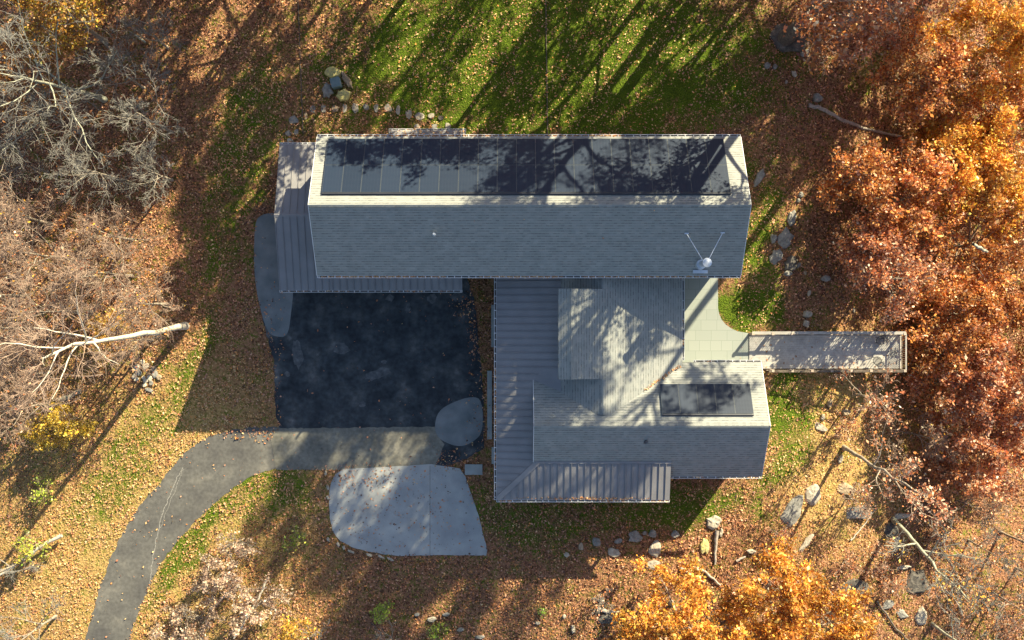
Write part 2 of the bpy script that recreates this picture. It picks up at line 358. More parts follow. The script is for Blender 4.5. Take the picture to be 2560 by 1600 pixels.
for i, (x0,x1,y0,y1,nm) in enumerate([(1228,1241,762,868,'porch_walk'),(1218,1230,927,1098,'porch_walk'),(1229,1241,1118,1160,'porch_walk'),(1162,1206,1161,1187,'stone_step')]):
    sh_ = sheet(nm, [(x0,y0),(x1,y0),(x1,y1),(x0,y1)], .09, M['walk'], .14)
    tag(sh_, kind='structure') if nm != 'stone_step' else tag(sh_, 'pale stone step between the turning pad and the porch corner', 'step')
M['shadow_edge'] = plain('painted_shadow_edge', (.13,.13,.125), .9)  # dark line painted where the porch roof's shadow ends on the pad
m = MB(); a_ = P(1075,1164,.031); b_ = P(1075,1387,.031); m.poly([(a_[0]-.012,b_[1],.0325),(a_[0]+.012,b_[1],.0325),(a_[0]+.012,a_[1],.0325),(a_[0]-.012,a_[1],.0325)]); tag(m.build('pad_shadow_edge', M['shadow_edge']), kind='structure')
# crack lines on the driveway
def ribbon(name, pts, wpx, z, mat):
    m = MB()
    for (a, b) in zip(pts[:-1], pts[1:]):
        A = Vector(P(a[0], a[1], z)); B = Vector(P(b[0], b[1], z)); d = (B-A).normalized(); n_ = Vector((-d.y, d.x, 0))*wpx/2/S(0)
        m.poly([A-n_-d*.01, B-n_+d*.01, B+n_+d*.01, A+n_-d*.01])
    return m.build(name, mat)
M['crack'] = plain('crack_filler', (.27,.26,.235), .9)
def jig(pts, k, amp, seed):
    r = random.Random(seed); out = []
    for a, b in zip(pts[:-1], pts[1:]):
        for j in range(k): out.append((a[0]+(b[0]-a[0])*j/k+r.uniform(-amp,amp), a[1]+(b[1]-a[1])*j/k+r.uniform(-amp,amp)))
    return out+[pts[-1]]
tag(ribbon('driveway_crack', jig([(458,1168),(440,1200),(420,1250),(405,1290),(392,1340),(382,1390),(377,1440),(373,1470)], 5, 2, 1), 1.8, .018, M['crack']), kind='structure')
tag(ribbon('driveway_crack', jig([(458,1172),(445,1205),(428,1250),(412,1290),(400,1320)], 5, 2, 2), 1.1, .020, M['crack']), kind='structure')

# ------------------------------------------------------------------ the house
house = empty('house', (0, 6, 0), 'long grey shingled house with solar panels, metal porch roofs and south wing', 'house')
RY, RZ = 6.05, 8.0; NE, SE_, EZ = 10.07, 2.44, 5.55; XL, XR = -10.7, 12.56
def zn(y): return RZ-(RZ-EZ)*(y-RY)/(NE-RY)
def zs(y): return RZ-(RZ-EZ)*(RY-y)/(RY-SE_)
m = MB()
m.slab([(XL,RY,RZ),(XR,RY,RZ),(XR,NE,EZ),(XL,NE,EZ)], .16, (1,0,0))
m.slab([(XL,SE_,EZ),(XR,SE_,EZ),(XR,RY,RZ),(XL,RY,RZ)], .16, (1,0,0))
roof = m.build('roof', M['shingle'], house)
m = MB()  # ridge cap shingles
x = XL
while x < XR-.05:
    x1 = min(x+.34, XR); dz = .012*((int(x*3)) % 2)
    m.slab([(x,RY-.13,RZ-.05+dz),(x1,RY-.13,RZ-.05+dz+.02),(x1,RY,RZ+.035+dz),(x,RY,RZ+.02+dz)], .03, (1,0,0))
    m.slab([(x,RY,RZ+.02+dz),(x1,RY,RZ+.035+dz),(x1,RY+.13,RZ-.05+dz+.02),(x,RY+.13,RZ-.05+dz)], .03, (1,0,0)); x += .30
m.build('ridge_cap', M['shingle'], roof)
for xx in (XL, XR):  # barge boards
    for a, b in (((xx,SE_,EZ),(xx,RY,RZ)), ((xx,RY,RZ),(xx,NE,EZ))):
        o_ = -.015 if xx < 0 else .015; m = MB()
        m.obox((a[0]+o_,a[1],a[2]-.22), (b[0]+o_,b[1],b[2]-.22), .025, (0,0,1), .225); m.build('barge_board', M['white_trim'], house)
# walls
def wallbox(name, x0, x1, y0, y1, z1, gable=None, parent=house):
    m = MB(); m.box(x0, x1, y0, y1, -.3, z1)
    if gable:
        ry, rz = gable
        for xx in (x0, x1):
            tri = [(xx,y0,z1),(xx,y1,z1),(xx,ry,rz)]; m.poly(tri if xx == x0 else tri[::-1])
    return m.build(name, M['siding'], parent)
wallbox('main_walls', -10.35, 12.2, 2.85, 9.65, 5.3, (RY, RZ-.25))
wallbox('wing_walls', 1.55, 13.8, -8.4, -2.9, 2.95, None)
m = MB()
for xx in (1.55, 13.8): m.poly([(xx,-8.4,2.95),(xx,-2.9,2.95),(xx,-5.85,5.05)])
m.build('wing_gables', M['siding'], house)
wallbox('link_walls', 3.1, 9.3, -3.0, 3.0, 3.1)
wallbox('garage_walls', -13.0, -10.35, 2.2, 9.8, 2.8)
# windows and doors
def window(x, z, wd, ht, y=None, side=1, xw=None):
    m = MB(); g = MB()
    if xw is None:
        yy = y+side*.03; a, b = x-wd/2, x+wd/2
        for q in ((a-.07,b+.07,z-.07,z),(a-.07,b+.07,z+ht,z+ht+.07),(a-.07,a,z,z+ht),(b,b+.07,z,z+ht),(x-.02,x+.02,z,z+ht)):
            m.box(q[0],q[1],min(y,yy),max(y,yy),q[2],q[3])
        g.box(a,b,min(y,y+side*.012),max(y,y+side*.012),z,z+ht)
    f = m.build('window', M['white_trim'], house); g.build('pane', M['glass'], f)
for x in (-8.5,-5.8,1,4,7,10.4):
    window(x, 1.0, 1.2, 1.4, 9.65, 1)
for x in (-8,-4.5,-1,11): window(x, 3.7, 1.1, 1.0, 2.85, -1)
for x in (10.4, 12.3): window(x, 1.0, 1.1, 1.3, -8.4, -1)
for x in (-8.7,-5.2):
    m = MB(); m.box(x-1.3,x+1.3,2.79,2.85,0,2.3)
    for k in range(1,4): m.box(x-1.3,x+1.3,2.775,2.79,k*.57-.02,k*.57+.02)
    m.build('garage_door', M['white_trim'], house)
m = MB(); m.box(-4.9,-3.9,9.65,9.70,0,2.1); dr = m.build('door', M['bark_dark'], house)
m = MB(); m.box(-4.05,-4.0,9.70,9.76,.95,1.05); m.build('handle', M['galv'], dr)

# gutters: channel with lip, floor and hangers, leaves lie in them
GUT = []
def gutter(name, a, b, out, parent, hang=.41, wdt=.13, skip=()):
    "a,b ends of the eave edge at the top; out: unit vector away from the roof"
    a = Vector(a); b = Vector(b); o = Vector((out[0], out[1], 0)); d = (b-a).normalized(); L = (b-a).length
    m = MB(); dn = Vector((0,0,-.03))
    def strip(o0, o1, z0, z1):
        p = [a+o*o0, b+o*o0, b+o*o1, a+o*o1]
        lo = [q+Vector((0,0,z0)) for q in p]; hi = [q+Vector((0,0,z1)) for q in p]
        m.poly(hi); m.poly(lo[::-1])
        for k in range(4):
            j = (k+1)%4; m.poly([lo[k], lo[j], hi[j], hi[k]])
    strip(.005, .02, -.12, -.02); strip(wdt-.022, wdt, -.12, -.015)
    for e in (a, b-d*.02):
        p = [e+o*.02, e+d*.02+o*.02, e+d*.02+o*(wdt-.02), e+o*(wdt-.02)]
        lo = [q+Vector((0,0,-.12)) for q in p]; hi = [q+Vector((0,0,-.016)) for q in p]; m.poly(hi)
        for k in range(4):
            j = (k+1)%4; m.poly([lo[k], lo[j], hi[j], hi[k]])
    t = .15
    while t < L-.1:
        p0 = a+d*(t+random.uniform(-.05,.05)); m.obox(p0+o*.01+dn*.5, p0+o*(wdt-.01)+dn*.5, .035, (0,0,1), .012); t += hang
    g = m.build(name, M['white_trim'], parent)
    m = MB(); p = [a+o*.02, b+o*.02, b+o*(wdt-.02), a+o*(wdt-.02)]
    m.poly([q+Vector((0,0,-.1)) for q in p]); m.build('gutter_bed', M['gutter_in'], g)
    GUT.append((a, b, o, wdt))
    return g
gutter('gutter', (XL,NE,EZ), (XR,NE,EZ), (0,1), house)
gutter('gutter', (XL,SE_,EZ), (XR,SE_,EZ), (0,-1), house)

# solar panels
M['cell'] = None
def cell_mat():
    m, n, l, b = newmat('solar_cells')
    tc = n.new('ShaderNodeTexCoord'); sp = n.new('ShaderNodeSeparateXYZ'); l.new(tc.outputs['UV'], sp.inputs[0])
    def line(out, per, w_):
        d = n.new('ShaderNodeMath'); d.operation='DIVIDE'; d.inputs[1].default_value=per; l.new(out, d.inputs[0])
        f = n.new('ShaderNodeMath'); f.operation='FRACT'; l.new(d.outputs[0], f.inputs[0])
        g = n.new('ShaderNodeMath'); g.operation='LESS_THAN'; g.inputs[1].default_value=w_; l.new(f.outputs[0], g.inputs[0]); return g
    a = line(sp.outputs[1], .0795, .16); c = line(sp.outputs[0], .165, .04)
    mx = n.new('ShaderNodeMath'); mx.operation='MAXIMUM'; l.new(a.outputs[0], mx.inputs[0]); l.new(c.outputs[0], mx.inputs[1])
    oi = n.new('ShaderNodeObjectInfo')
    r0 = ramp(n, [(0,(.005,.014,.034)), (1,(.009,.020,.044))]); l.new(oi.outputs['Random'], r0.inputs[0])
    mi = n.new('ShaderNodeMix'); mi.data_type='RGBA'; l.new(mx.outputs[0], mi.inputs[0]); l.new(r0.outputs[0], mi.inputs[6]); mi.inputs[7].default_value=(.030,.044,.066,1)
    l.new(mi.outputs[2], b.inputs['Base Color']); b.inputs['Roughness'].default_value=.5; b.inputs['Specular IOR Level'].default_value=.24
    return m
M['cell'] = cell_mat(); M['rail'] = plain('black_anodised_frame', (.05,.055,.07), .4); M['frame'] = plain('aluminium_frame', (.09,.105,.115), .4, .3)
def solar(parent, x0, x1, ya, yb, zf, nx, ny, lift=.13):
    "panels on a slope: ya is the ridge-side edge, yb the eave-side edge"
    pa = Vector((0, ya, zf(ya))); pb = Vector((0, yb, zf(yb))); sl = (pb-pa); L = sl.length; sl.normalize()
    nrm = Vector((1,0,0)).cross(sl).normalized()
    if nrm.z < 0: nrm = -nrm
    arr = MB()
    for t in (.2, .45, .7, .92) if ny == 2 else (.25, .75):
        p = pa+sl*L*t; arr.obox((x0+.05, p.y, p.z+.02), (x1-.05, p.y, p.z+.02), .05, nrm, lift-.04)
    # skirt round the ridge side and the two ends
    for o0, o1 in (((x0,ya),(x1,ya)),):
        p = pa+nrm*.0; arr.obox((x0, p.y-.045, p.z+.02), (x1, p.y-.045, p.z+.02), .05, nrm, lift)
    array = arr.build('solar_array', M['rail'], parent)
    pw = (x1-x0)/nx; ph = L/ny; proto = None
    for j in range(ny):
        for i in range(nx):
            c = pa+sl*(ph*(j+.5))+nrm*lift; c = Vector((x0+pw*(i+.5), c.y, c.z))
            if proto is None:
                def quad(hx, hy, t0, t1, m):
                    k = [Vector((sx*hx,0,0))+sl*sy*hy for sx, sy in ((-1,-1),(1,-1),(1,1),(-1,1))]
                    if sl.y > 0: pass
                    hi = [q+nrm*t1 for q in k]; lo = [q+nrm*t0 for q in k]
                    uv = [(-hx,-hy),(hx,-hy),(hx,hy),(-hx,hy)]; m.poly(hi, uv)
                    for q in range(4):
                        r_ = (q+1)%4; m.poly([lo[q],lo[r_],hi[r_],hi[q]])
                m1 = MB(); quad(pw/2-.006, ph/2-.006, -.035, 0, m1)
                fr_me = bpy.data.meshes.new('solar_panel'); fr_me.from_pydata([tuple(v) for v in m1.v], [], m1.f); fr_me.materials.append(M['frame'])
                m2 = MB(); quad(pw/2-.018, ph/2-.018, 0, .003, m2)
                gl_me = bpy.data.meshes.new('cells'); gl_me.from_pydata([tuple(v) for v in m2.v], [], m2.f); gl_me.materials.append(M['cell'])
                ul = gl_me.uv_layers.new(name='UVMap'); ul.data.foreach_set('uv', np.array([m2.uv[q] for f in m2.f for q in f], np.float32).ravel())
                gl_me.materials.clear(); fr_me.materials.clear()
                # one mesh, two materials: frame and glass
                jm = MB(); jm.v = m1.v+m2.v; jm.f = m1.f+[[q+len(m1.v) for q in f] for f in m2.f]; jm.uv = m1.uv+m2.uv
                pm = bpy.data.meshes.new('solar_panel'); pm.from_pydata([tuple(v) for v in jm.v], [], jm.f)
                pm.materials.append(M['frame']); pm.materials.append(M['cell'])
                ul = pm.uv_layers.new(name='UVMap'); ul.data.foreach_set('uv', np.array([jm.uv[q] for f in jm.f for q in f], np.float32).ravel())
                for q in range(len(m1.f), len(jm.f)): pm.polygons[q].material_index = 1
                proto = pm
            o = bpy.data.objects.new('solar_panel', proto); C.objects.link(o); o.parent = array; o.location = c-parent_loc(array)
solar(house, -10.06, 11.57, 6.68, 9.86, zn, 21, 2)

# standing seam metal roofs
def metal(name, pts, seam_dir_pts, th=.05, parent=house, udir=(1,0,0)):
    m = MB(); m.slab(pts, th, udir)
    for a, b in seam_dir_pts:
        a = Vector(a); b = Vector(b); m.obox(a, b, .028, (0,0,1), .045)
    return m.build(name, M['metal_roof'], parent)
# garage: gable of metal west of the main house
GX = -13.37; GR = 5.92; GRZ = 4.2; GN = 10.12; GS = 1.72; GZ = 2.9
metal('garage_roof', [(GX,GR,GRZ),(-10.3,GR,GRZ),(-10.3,GN,GZ),(GX,GN,GZ)], [((x,GR+.12,GRZ-.03),(x,GN,GZ)) for x in np.arange(GX+.03,-10.4,.405)])
metal('garage_roof', [(GX,GS,GZ),(-10.36,GS,GZ),(-10.36,GR,GRZ),(GX,GR,GRZ)], [((x,GS,GZ),(x,GR-.12,GRZ-.03)) for x in np.arange(GX+.03,-10.4,.405)])
mz = GZ+(GRZ-GZ)/(GR-GS)*(2.84-GS)
metal('garage_roof', [(-10.36,GS,GZ),(-2.86,GS,GZ),(-2.86,2.84,mz),(-10.36,2.84,mz)], [((x,GS,GZ),(x,2.83,mz)) for x in np.arange(-10.30,-2.8,.405)])
m = MB(); m.slab([(GX-.01,GR-.14,GRZ-.03),(-10.3,GR-.14,GRZ-.03),(-10.3,GR,GRZ+.03),(GX-.01,GR,GRZ+.03)], .03, (1,0,0)); m.slab([(GX-.01,GR,GRZ+.03),(-10.3,GR,GRZ+.03),(-10.3,GR+.14,GRZ-.03),(GX-.01,GR+.14,GRZ-.03)], .03, (1,0,0))
m.build('ridge_cap', M['metal_roof'], house)
gutter('gutter', (GX,GS,GZ), (-2.86,GS,GZ), (0,-1), house)
gutter('gutter', (GX,GN,GZ), (-10.7,GN,GZ), (0,1), house, .3, .09)
def pp_(x0,x1,y0,y1,z1):
    m = MB(); m.box(x0,x1,y0,y1,0,z1); m.build('porch_post', M['white_trim'], house)
for x in (-12.9,-9.2,-6.0,-3.2): pp_(x-.07,x+.07,1.85,1.99,2.85)
pp_(-13.2,-13.06,9.85,9.99,2.85)
# small porch roof north
metal('porch_roof', [(-7.06,9.66,3.42),(-2.64,9.66,3.42),(-2.64,10.86,3.1),(-7.06,10.86,3.1)], [((x,9.7,3.41),(x,10.86,3.1)) for x in np.arange(-6.95,-2.6,.40)])
gutter('gutter', (-7.06,10.86,3.1), (-2.64,10.86,3.1), (0,1), house, .41, .11)
# west porch: slopes down to the west, hips round to the south
WX, WZ = -.89, 3.30; PS = .25; HX, HY = 1.45, -8.05; SY = -10.28
def zw(x): return WZ+PS*(x-WX)
HZ = zw(HX)
metal('porch_roof', [(WX,SY,WZ),(HX,HY,HZ),(1.5,-6.0,zw(1.5)),(3.3,-4.4,zw(3.3)),(3.3,2.83,zw(3.3)),(WX,2.83,WZ)],
      [((WX, y, WZ), ((HX+3.0) if y > -3.0 else ((HX+.0) if y > HY else WX+(y-SY)/(HY-SY)*(HX-WX)-.12), y, zw((HX+3.0) if y > -3.0 else (HX if y > HY else WX+(y-SY)/(HY-SY)*(HX-WX)-.12)))) for y in np.arange(2.6,SY+.3,-.405)], udir=(0,1,0))
EXS = 9.0
metal('porch_roof', [(WX,SY,WZ),(EXS,SY,WZ),(EXS,HY,HZ),(HX,HY,HZ)],
      [((x, SY, WZ), (x, (HY-.06) if x > HX else SY+(x-WX)/(HX-WX)*(HY-SY)-.1, (HZ) if x > HX else WZ+(x-WX)/(HX-WX)*(HZ-WZ))) for x in np.arange(WX+.45,EXS,.382)])
m = MB(); m.obox((WX+.03,SY+.03,WZ-.01), (HX,HY,HZ-.01), .30, (0,0,1), .06)
m.obox((HX-.1,HY+.0,HZ+.005), (EXS,HY+.0,HZ+.005), .12, (0,0,1), .05); m.build('hip_flashing', M['metal_roof'], house)
gutter('gutter', (WX,SY,WZ), (WX,2.5,WZ), (-1,0), house)
gutter('gutter', (WX,SY,WZ), (EXS,SY,WZ), (0,-1), house)
for y in (-9.7,-6.3,-3,0,2.2): pp_(-.75,-.61,y-.07,y+.07,3.2)
for x in (2.4,5.6,8.6): pp_(x-.07,x+.07,-10.05,-9.91,3.2)

# south wing
WL, WR, WRY, WRZ = 1.22, 14.25, -5.85, 5.30; WNE = -2.42; WNZ = 3.24; WSE = -8.92; WSZ = 3.32
def zwn(y): return WRZ-(WRZ-WNZ)*(y-WRY)/(WNE-WRY)
def zws(y): return WRZ-(WRZ-WSZ)*(WRY-y)/(WRY-WSE)
m = MB()
m.slab([(WL,WRY,WRZ),(WR,WRY,WRZ),(WR,WNE,WNZ),(WL,WNE,WNZ)], .14, (1,0,0))
m.slab([(WL,HY,zws(HY)),(EXS,HY,zws(HY)),(EXS,WRY,WRZ),(WL,WRY,WRZ)], .14, (1,0,0))
m.slab([(EXS,WSE,WSZ),(WR,WSE,WSZ),(WR,WRY,WRZ),(EXS,WRY,WRZ)], .14, (1,0,0))
wroof = m.build('wing_roof', M['shingle'], house)
m = MB(); x = WL
while x < WR-.05:
    x1 = min(x+.34, WR); dz = .01*((int(x*3)) % 2)
    m.slab([(x,WRY-.13,WRZ-.05+dz),(x1,WRY-.13,WRZ-.03+dz),(x1,WRY,WRZ+.035+dz),(x,WRY,WRZ+.02+dz)], .03, (1,0,0))
    m.slab([(x,WRY,WRZ+.02+dz),(x1,WRY,WRZ+.035+dz),(x1,WRY+.13,WRZ-.03+dz),(x,WRY+.13,WRZ-.05+dz)], .03, (1,0,0)); x += .30
m.build('ridge_cap', M['shingle'], wroof)
gutter('gutter', (EXS+.03,WSE,WSZ), (WR,WSE,WSZ), (0,-1), house)
gutter('gutter', (10.4,WNE,WNZ), (WR,WNE,WNZ), (0,1), house)
for a, b in (((WR,WSE,WSZ),(WR,WRY,WRZ)), ((WR,WRY,WRZ),(WR,WNE,WNZ)), ((WL,HY,zws(HY)),(WL,WRY,WRZ)), ((WL,WRY,WRZ),(WL,-3.3,zwn(-3.3)))):
    o_ = .015 if a[0] > 5 else -.015; m = MB()
    m.obox((a[0]+o_,a[1],a[2]-.2),(b[0]+o_,b[1],b[2]-.2),.025,(0,0,1),.205); m.build('barge_board', M['white_trim'], house)
solar(house, 8.33, 13.41, -5.26, -3.66, zwn, 5, 1)
# link roof between house and wing, its ridge runs north-south
CX, CZ, CE = 5.05, 5.07, 9.72; CS = .364
m = MB()
m.slab([(CX,-5.25,CZ),(CE,-5.25,CZ-CS*(CE-CX)),(CE,2.84,CZ-CS*(CE-CX)),(CX,2.84,CZ)], .13, (0,1,0))
m.slab([(2.75,-5.25,CZ-CS*(CX-2.75)),(CX,-5.25,CZ),(CX,2.84,CZ),(2.75,2.84,CZ-CS*(CX-2.75))], .13, (0,1,0))
lroof = m.build('link_roof', M['shingle'], house)
gutter('gutter', (CE,-2.3,CZ-CS*(CE-CX)), (CE,2.6,CZ-CS*(CE-CX)), (1,0), house, .55, .12)
DX = 3.24; DZ = CZ+CS*(CX-DX); DN, DS = 1.72, -3.26
m = MB()
m.slab([(DX,DS,DZ),(CX,DS,CZ+.004),(CX,DN,CZ+.004),(DX,DN,DZ)], .11, (0,1,0))
m.slab([(2.54,DS,DZ-.25),(DX,DS,DZ),(DX,DN,DZ),(2.54,DN,DZ-.25)], .11, (0,1,0))
droof = m.build('dormer_roof', M['shingle'], house)
m = MB(); y = DS
while y < DN-.05:
    y1 = min(y+.34, DN)
    for s_ in (-1, 1):
        p = [(DX,y,DZ+.025),(DX,y1,DZ+.04),(DX+s_*.14,y1,DZ-.02),(DX+s_*.14,y,DZ-.035)]
        m.slab(p if s_ < 0 else p[::-1], .02, (0,1,0))
    y += .30
m.build('ridge_cap', M['shingle'], droof)
m = MB()
for y0, y1 in ((-5.15, DS), (DN, 2.8)):
    y = y0
    while y < y1-.05:
        e = min(y+.3, y1)
        for s_ in (-1, 1):
            p = [(CX,y,CZ+.03),(CX,e,CZ+.04),(CX+s_*.14,e,CZ-.015),(CX+s_*.14,y,CZ-.025)]
            m.slab(p if s_ < 0 else p[::-1], .02, (0,1,0))
        y += .28
m.build('ridge_cap', M['shingle'], lroof)
m = MB()
m.poly([(2.8,DS+.2,4.0),(2.8,DN-.2,4.0),(2.8,DN-.2,DZ-.2),(2.8,DS+.2,DZ-.2)])
for yy in (DS+.2, DN-.2): m.poly([(2.8,yy,4.0),(CX-.1,yy,4.6),(CX-.1,yy,CZ-.02),(DX,yy,DZ-.12),(2.8,yy,DZ-.24)])
m.build('dormer_walls', M['siding'], house)

# roof fittings
def fit(px, py, z): return P(px, py, z)
v1 = MB(); p = fit(1085,585,7.2); zv = zs(p[1]); v1.cyl((p[0],p[1]), .06, zv-.2, zv+.34, 12); v1.cyl((p[0],p[1]), .14, zv-.2, zv+.13, 12, .08); v1.build('plumbing_vent', M['galv'], house)
v2 = MB(); p = fit(1619,1108,5.4); zv = zws(p[1]); v2.cyl((p[0],p[1]), .06, zv-.2, zv+.3, 12); v2.cyl((p[0],p[1]), .17, zv-.2, zv+.14, 12, .08); v2.build('plumbing_vent', M['rail'], house)
p = fit(1752,661,6.0); bx_, by_ = p[0], p[1]; zr_ = zs(by_)
flue = MB(); flue.cyl((bx_,by_), .17, zr_-.4, 7.75, 20)
fl = flue.build('chimney_flue', M['galv'], house)
k = MB(); k.cyl((bx_,by_), .30, zr_-.25, zr_+.22, 24, .26); k.build('storm_collar', M['galv'], fl)
k = MB(); k.cyl((bx_,by_), .19, 7.68, 7.74, 20); k.cyl((bx_,by_), .25, 7.80, 7.86, 24, .245); k.cyl((bx_,by_), .245, 7.86, 7.90, 24, .05); k.build('flue_cap', M['galv'], fl)
for q in ((1716.6,584),(1806.5,582)):
    e = fit(q[0], q[1], 6.9); ez = zs(e[1]); e = fit(q[0], q[1], ez+.03); k = MB()
    k.obox((bx_+(.12 if q[0]>1760 else -.12),by_+.1,7.35), (e[0],e[1],zs(e[1])+.04), .035, (0,0,1), .035)
    k.box(e[0]-.11,e[0]+.11,e[1]-.03,e[1]+.04,zs(e[1])-.02,zs(e[1])+.07); k.build('flue_brace', M['galv'], fl)
s_ = fit(1751,679,5.8); k = MB(); k.box(s_[0]-.40,s_[0]+.40,s_[1]-.09,s_[1]+.09,zs(s_[1])-.05,zs(s_[1])+.12); k.build('flue_flashing', M['galv'], fl)

# ------------------------------------------------------------------ raised wooden walkway to the east
M['deckwood'] = noise_mat('weathered_deck', [(.3,(.33,.32,.30)), (.7,(.49,.47,.43))], 2.5, .8, .1, 8, .01, 9, .12)
M['railwood'] = noise_mat('cedar_rail', [(.3,(.34,.27,.21)), (.7,(.48,.40,.32))], 3, .8, .1)
M['capwood'] = noise_mat('grey_cap_board', [(.3,(.30,.285,.26)), (.7,(.42,.395,.355))], 3, .8, .1)
dk = empty('deck', (14.3, -1.9, .05), 'raised grey plank deck with railings running east from the patio', 'deck')
DX0, DX1, DYN, DYS = 14.3, 23.45, -.92, -2.92; DT = .10
m = MB(); y = DYS
while y < DYN-.02:
    m.box(DX0, DX1, y, y+.128, DT-.035, DT+random.uniform(-.002,.002)); y += .1335
m.build('deck_boards', M['deckwood'], dk)
m = MB(); m.box(DX0,DX1,DYN+.0,DYN+.04,DT-.25,DT-.005); m.box(DX0,DX1,DYS-.04,DYS,DT-.25,DT-.005); m.box(DX1,DX1+.04,DYS-.04,DYN+.04,DT-.25,DT-.005)
for x in np.arange(DX0+.3, DX1, 1.22): m.box(x-.04,x+.04,DYS,DYN,DT-.24,DT-.04)
m.build('joists', M['bark_dark'], dk)
RH = .74
def post(x, y):
    m = MB(); m.box(x-.065,x+.065,y-.065,y+.065,float(gz(x,y))-.2,DT+RH); p_ = m.build('post', M['railwood'], dk)
    m = MB(); m.box(x-.08,x+.08,y-.08,y+.08,DT+RH+.036,DT+RH+.06); m.build('post_cap', M['railwood'], p_)
xs_ = list(np.arange(DX0+.06, DX1-.2, 1.17))+[DX1-.06]
for x in xs_: post(x, DYN+.10)
for x in xs_[1:]: post(x, DYS-.10)
m = MB(); m.box(DX0,DX1,DYN+.06,DYN+.24,DT+RH,DT+RH+.035); m.build('top_rail', M['capwood'], dk)
m = MB(); m.box(DX0+1.0,DX1,DYS-.20,DYS-.06,DT+RH,DT+RH+.035); m.build('top_rail', M['bark_dark'], dk)
m = MB(); m.box(DX1-.04,DX1+.04,DYS-.06,DYN+.06,DT+RH,DT+RH+.035); m.build('top_rail', M['capwood'], dk)
for yy, x0 in ((DYN+.10, DX0), (DYS-.10, DX0+1.0)):
    m = MB(); m.box(x0,DX1,yy-.02,yy+.02,DT+.07,DT+.11)
    for x in np.arange(x0+.12, DX1-.1, .125): m.box(x-.014,x+.014,yy-.014,yy+.014,DT+.11,DT+RH-.0)
    b_ = m.build('balusters', M['railwood'], dk)
m = MB(); m.box(DX1-.02,DX1+.02,DYS,DYN,DT+.07,DT+.11)
for y in np.arange(DYS+.1, DYN, .125): m.box(DX1-.014,DX1+.014,y-.014,y+.014,DT+.11,DT+RH)
m.build('balusters', M['railwood'], dk)
M['iron'] = plain('dark_wire_metal', (.035,.04,.045), .45, .3)
def ring(m, c, r, z, t=.012, n=20, ax=None, tilt=0):
    pts = [(c[0]+r*math.cos(a), c[1]+r*math.sin(a), z) for a in np.linspace(0, 2*math.pi, n+1)]
    for a, b in zip(pts[:-1], pts[1:]): m.obox(a, b, t*2, (0,0,1), t*2)
def bucket_chair(px, py, face, label):
    x, y, _ = P(px, py, DT+.35); base = (x, y, DT+.003)
    t = empty('wire_chair', base, label, 'chair', 'round wire chairs on the deck')
    m = MB(); ring(m, (x,y), .25, DT+.42)
    for k in np.linspace(-.22,.22,9):
        h = math.sqrt(max(.001,.25**2-k*k)); m.obox((x+k,y-h,DT+.42),(x+k,y+h,DT+.42),.012,(0,0,1),.012); m.obox((x-h,y+k,DT+.425),(x+h,y+k,DT+.425),.012,(0,0,1),.012)
    m.build('seat', M['iron'], t)
    m = MB(); prev = None
    for a in np.linspace(face-100, face+100, 17):
        r_ = math.radians(a); q0 = (x+.25*math.cos(r_), y+.25*math.sin(r_), DT+.43); hh = .42*math.cos(math.radians(a-face)*.8)+.05
        q1 = (x+.33*math.cos(r_), y+.33*math.sin(r_), DT+.43+hh); m.obox(q0, q1, .016, (math.cos(r_), math.sin(r_), .3), .016)
        if prev: m.obox(prev, q1, .03, (0,0,1), .03)
        prev = q1
    m.build('backrest', M['iron'], t)
    for k in range(4):
        a = math.radians(45+90*k+face); m = MB()
        m.obox((x+.24*math.cos(a), y+.24*math.sin(a), DT), (x+.18*math.cos(a), y+.18*math.sin(a), DT+.42), .025, (math.cos(a),math.sin(a),.1), .025); m.build('leg', M['iron'], t)
bucket_chair(2192,902,-100,'round dark wire chair by the deck rail nearest the south edge')
bucket_chair(2200,852,80,'round dark wire chair by the north rail, half under orange leaves')
x, y, _ = P(2232,884,DT+.4); t = empty('shadow_stand', (x,y,DT+.003), 'small round wire stand added for a chair-back shadow between the deck chairs', 'stand-in')  # wire stand added in place of a chair back's shadow
m = MB(); ring(m, (x,y), .2, DT+.45)
for k in np.linspace(-.16,.16,7):
    h = math.sqrt(.2**2-k*k); m.obox((x+k,y-h,DT+.45),(x+k,y+h,DT+.45),.012,(0,0,1),.012)
m.build('stand_top', M['iron'], t)
for k in range(3):
    a = k*2.09+.4; m = MB(); m.obox((x+.17*math.cos(a),y+.17*math.sin(a),DT),(x+.14*math.cos(a),y+.14*math.sin(a),DT+.45),.02,(math.cos(a),math.sin(a),.1),.02); m.build('leg', M['iron'], t)

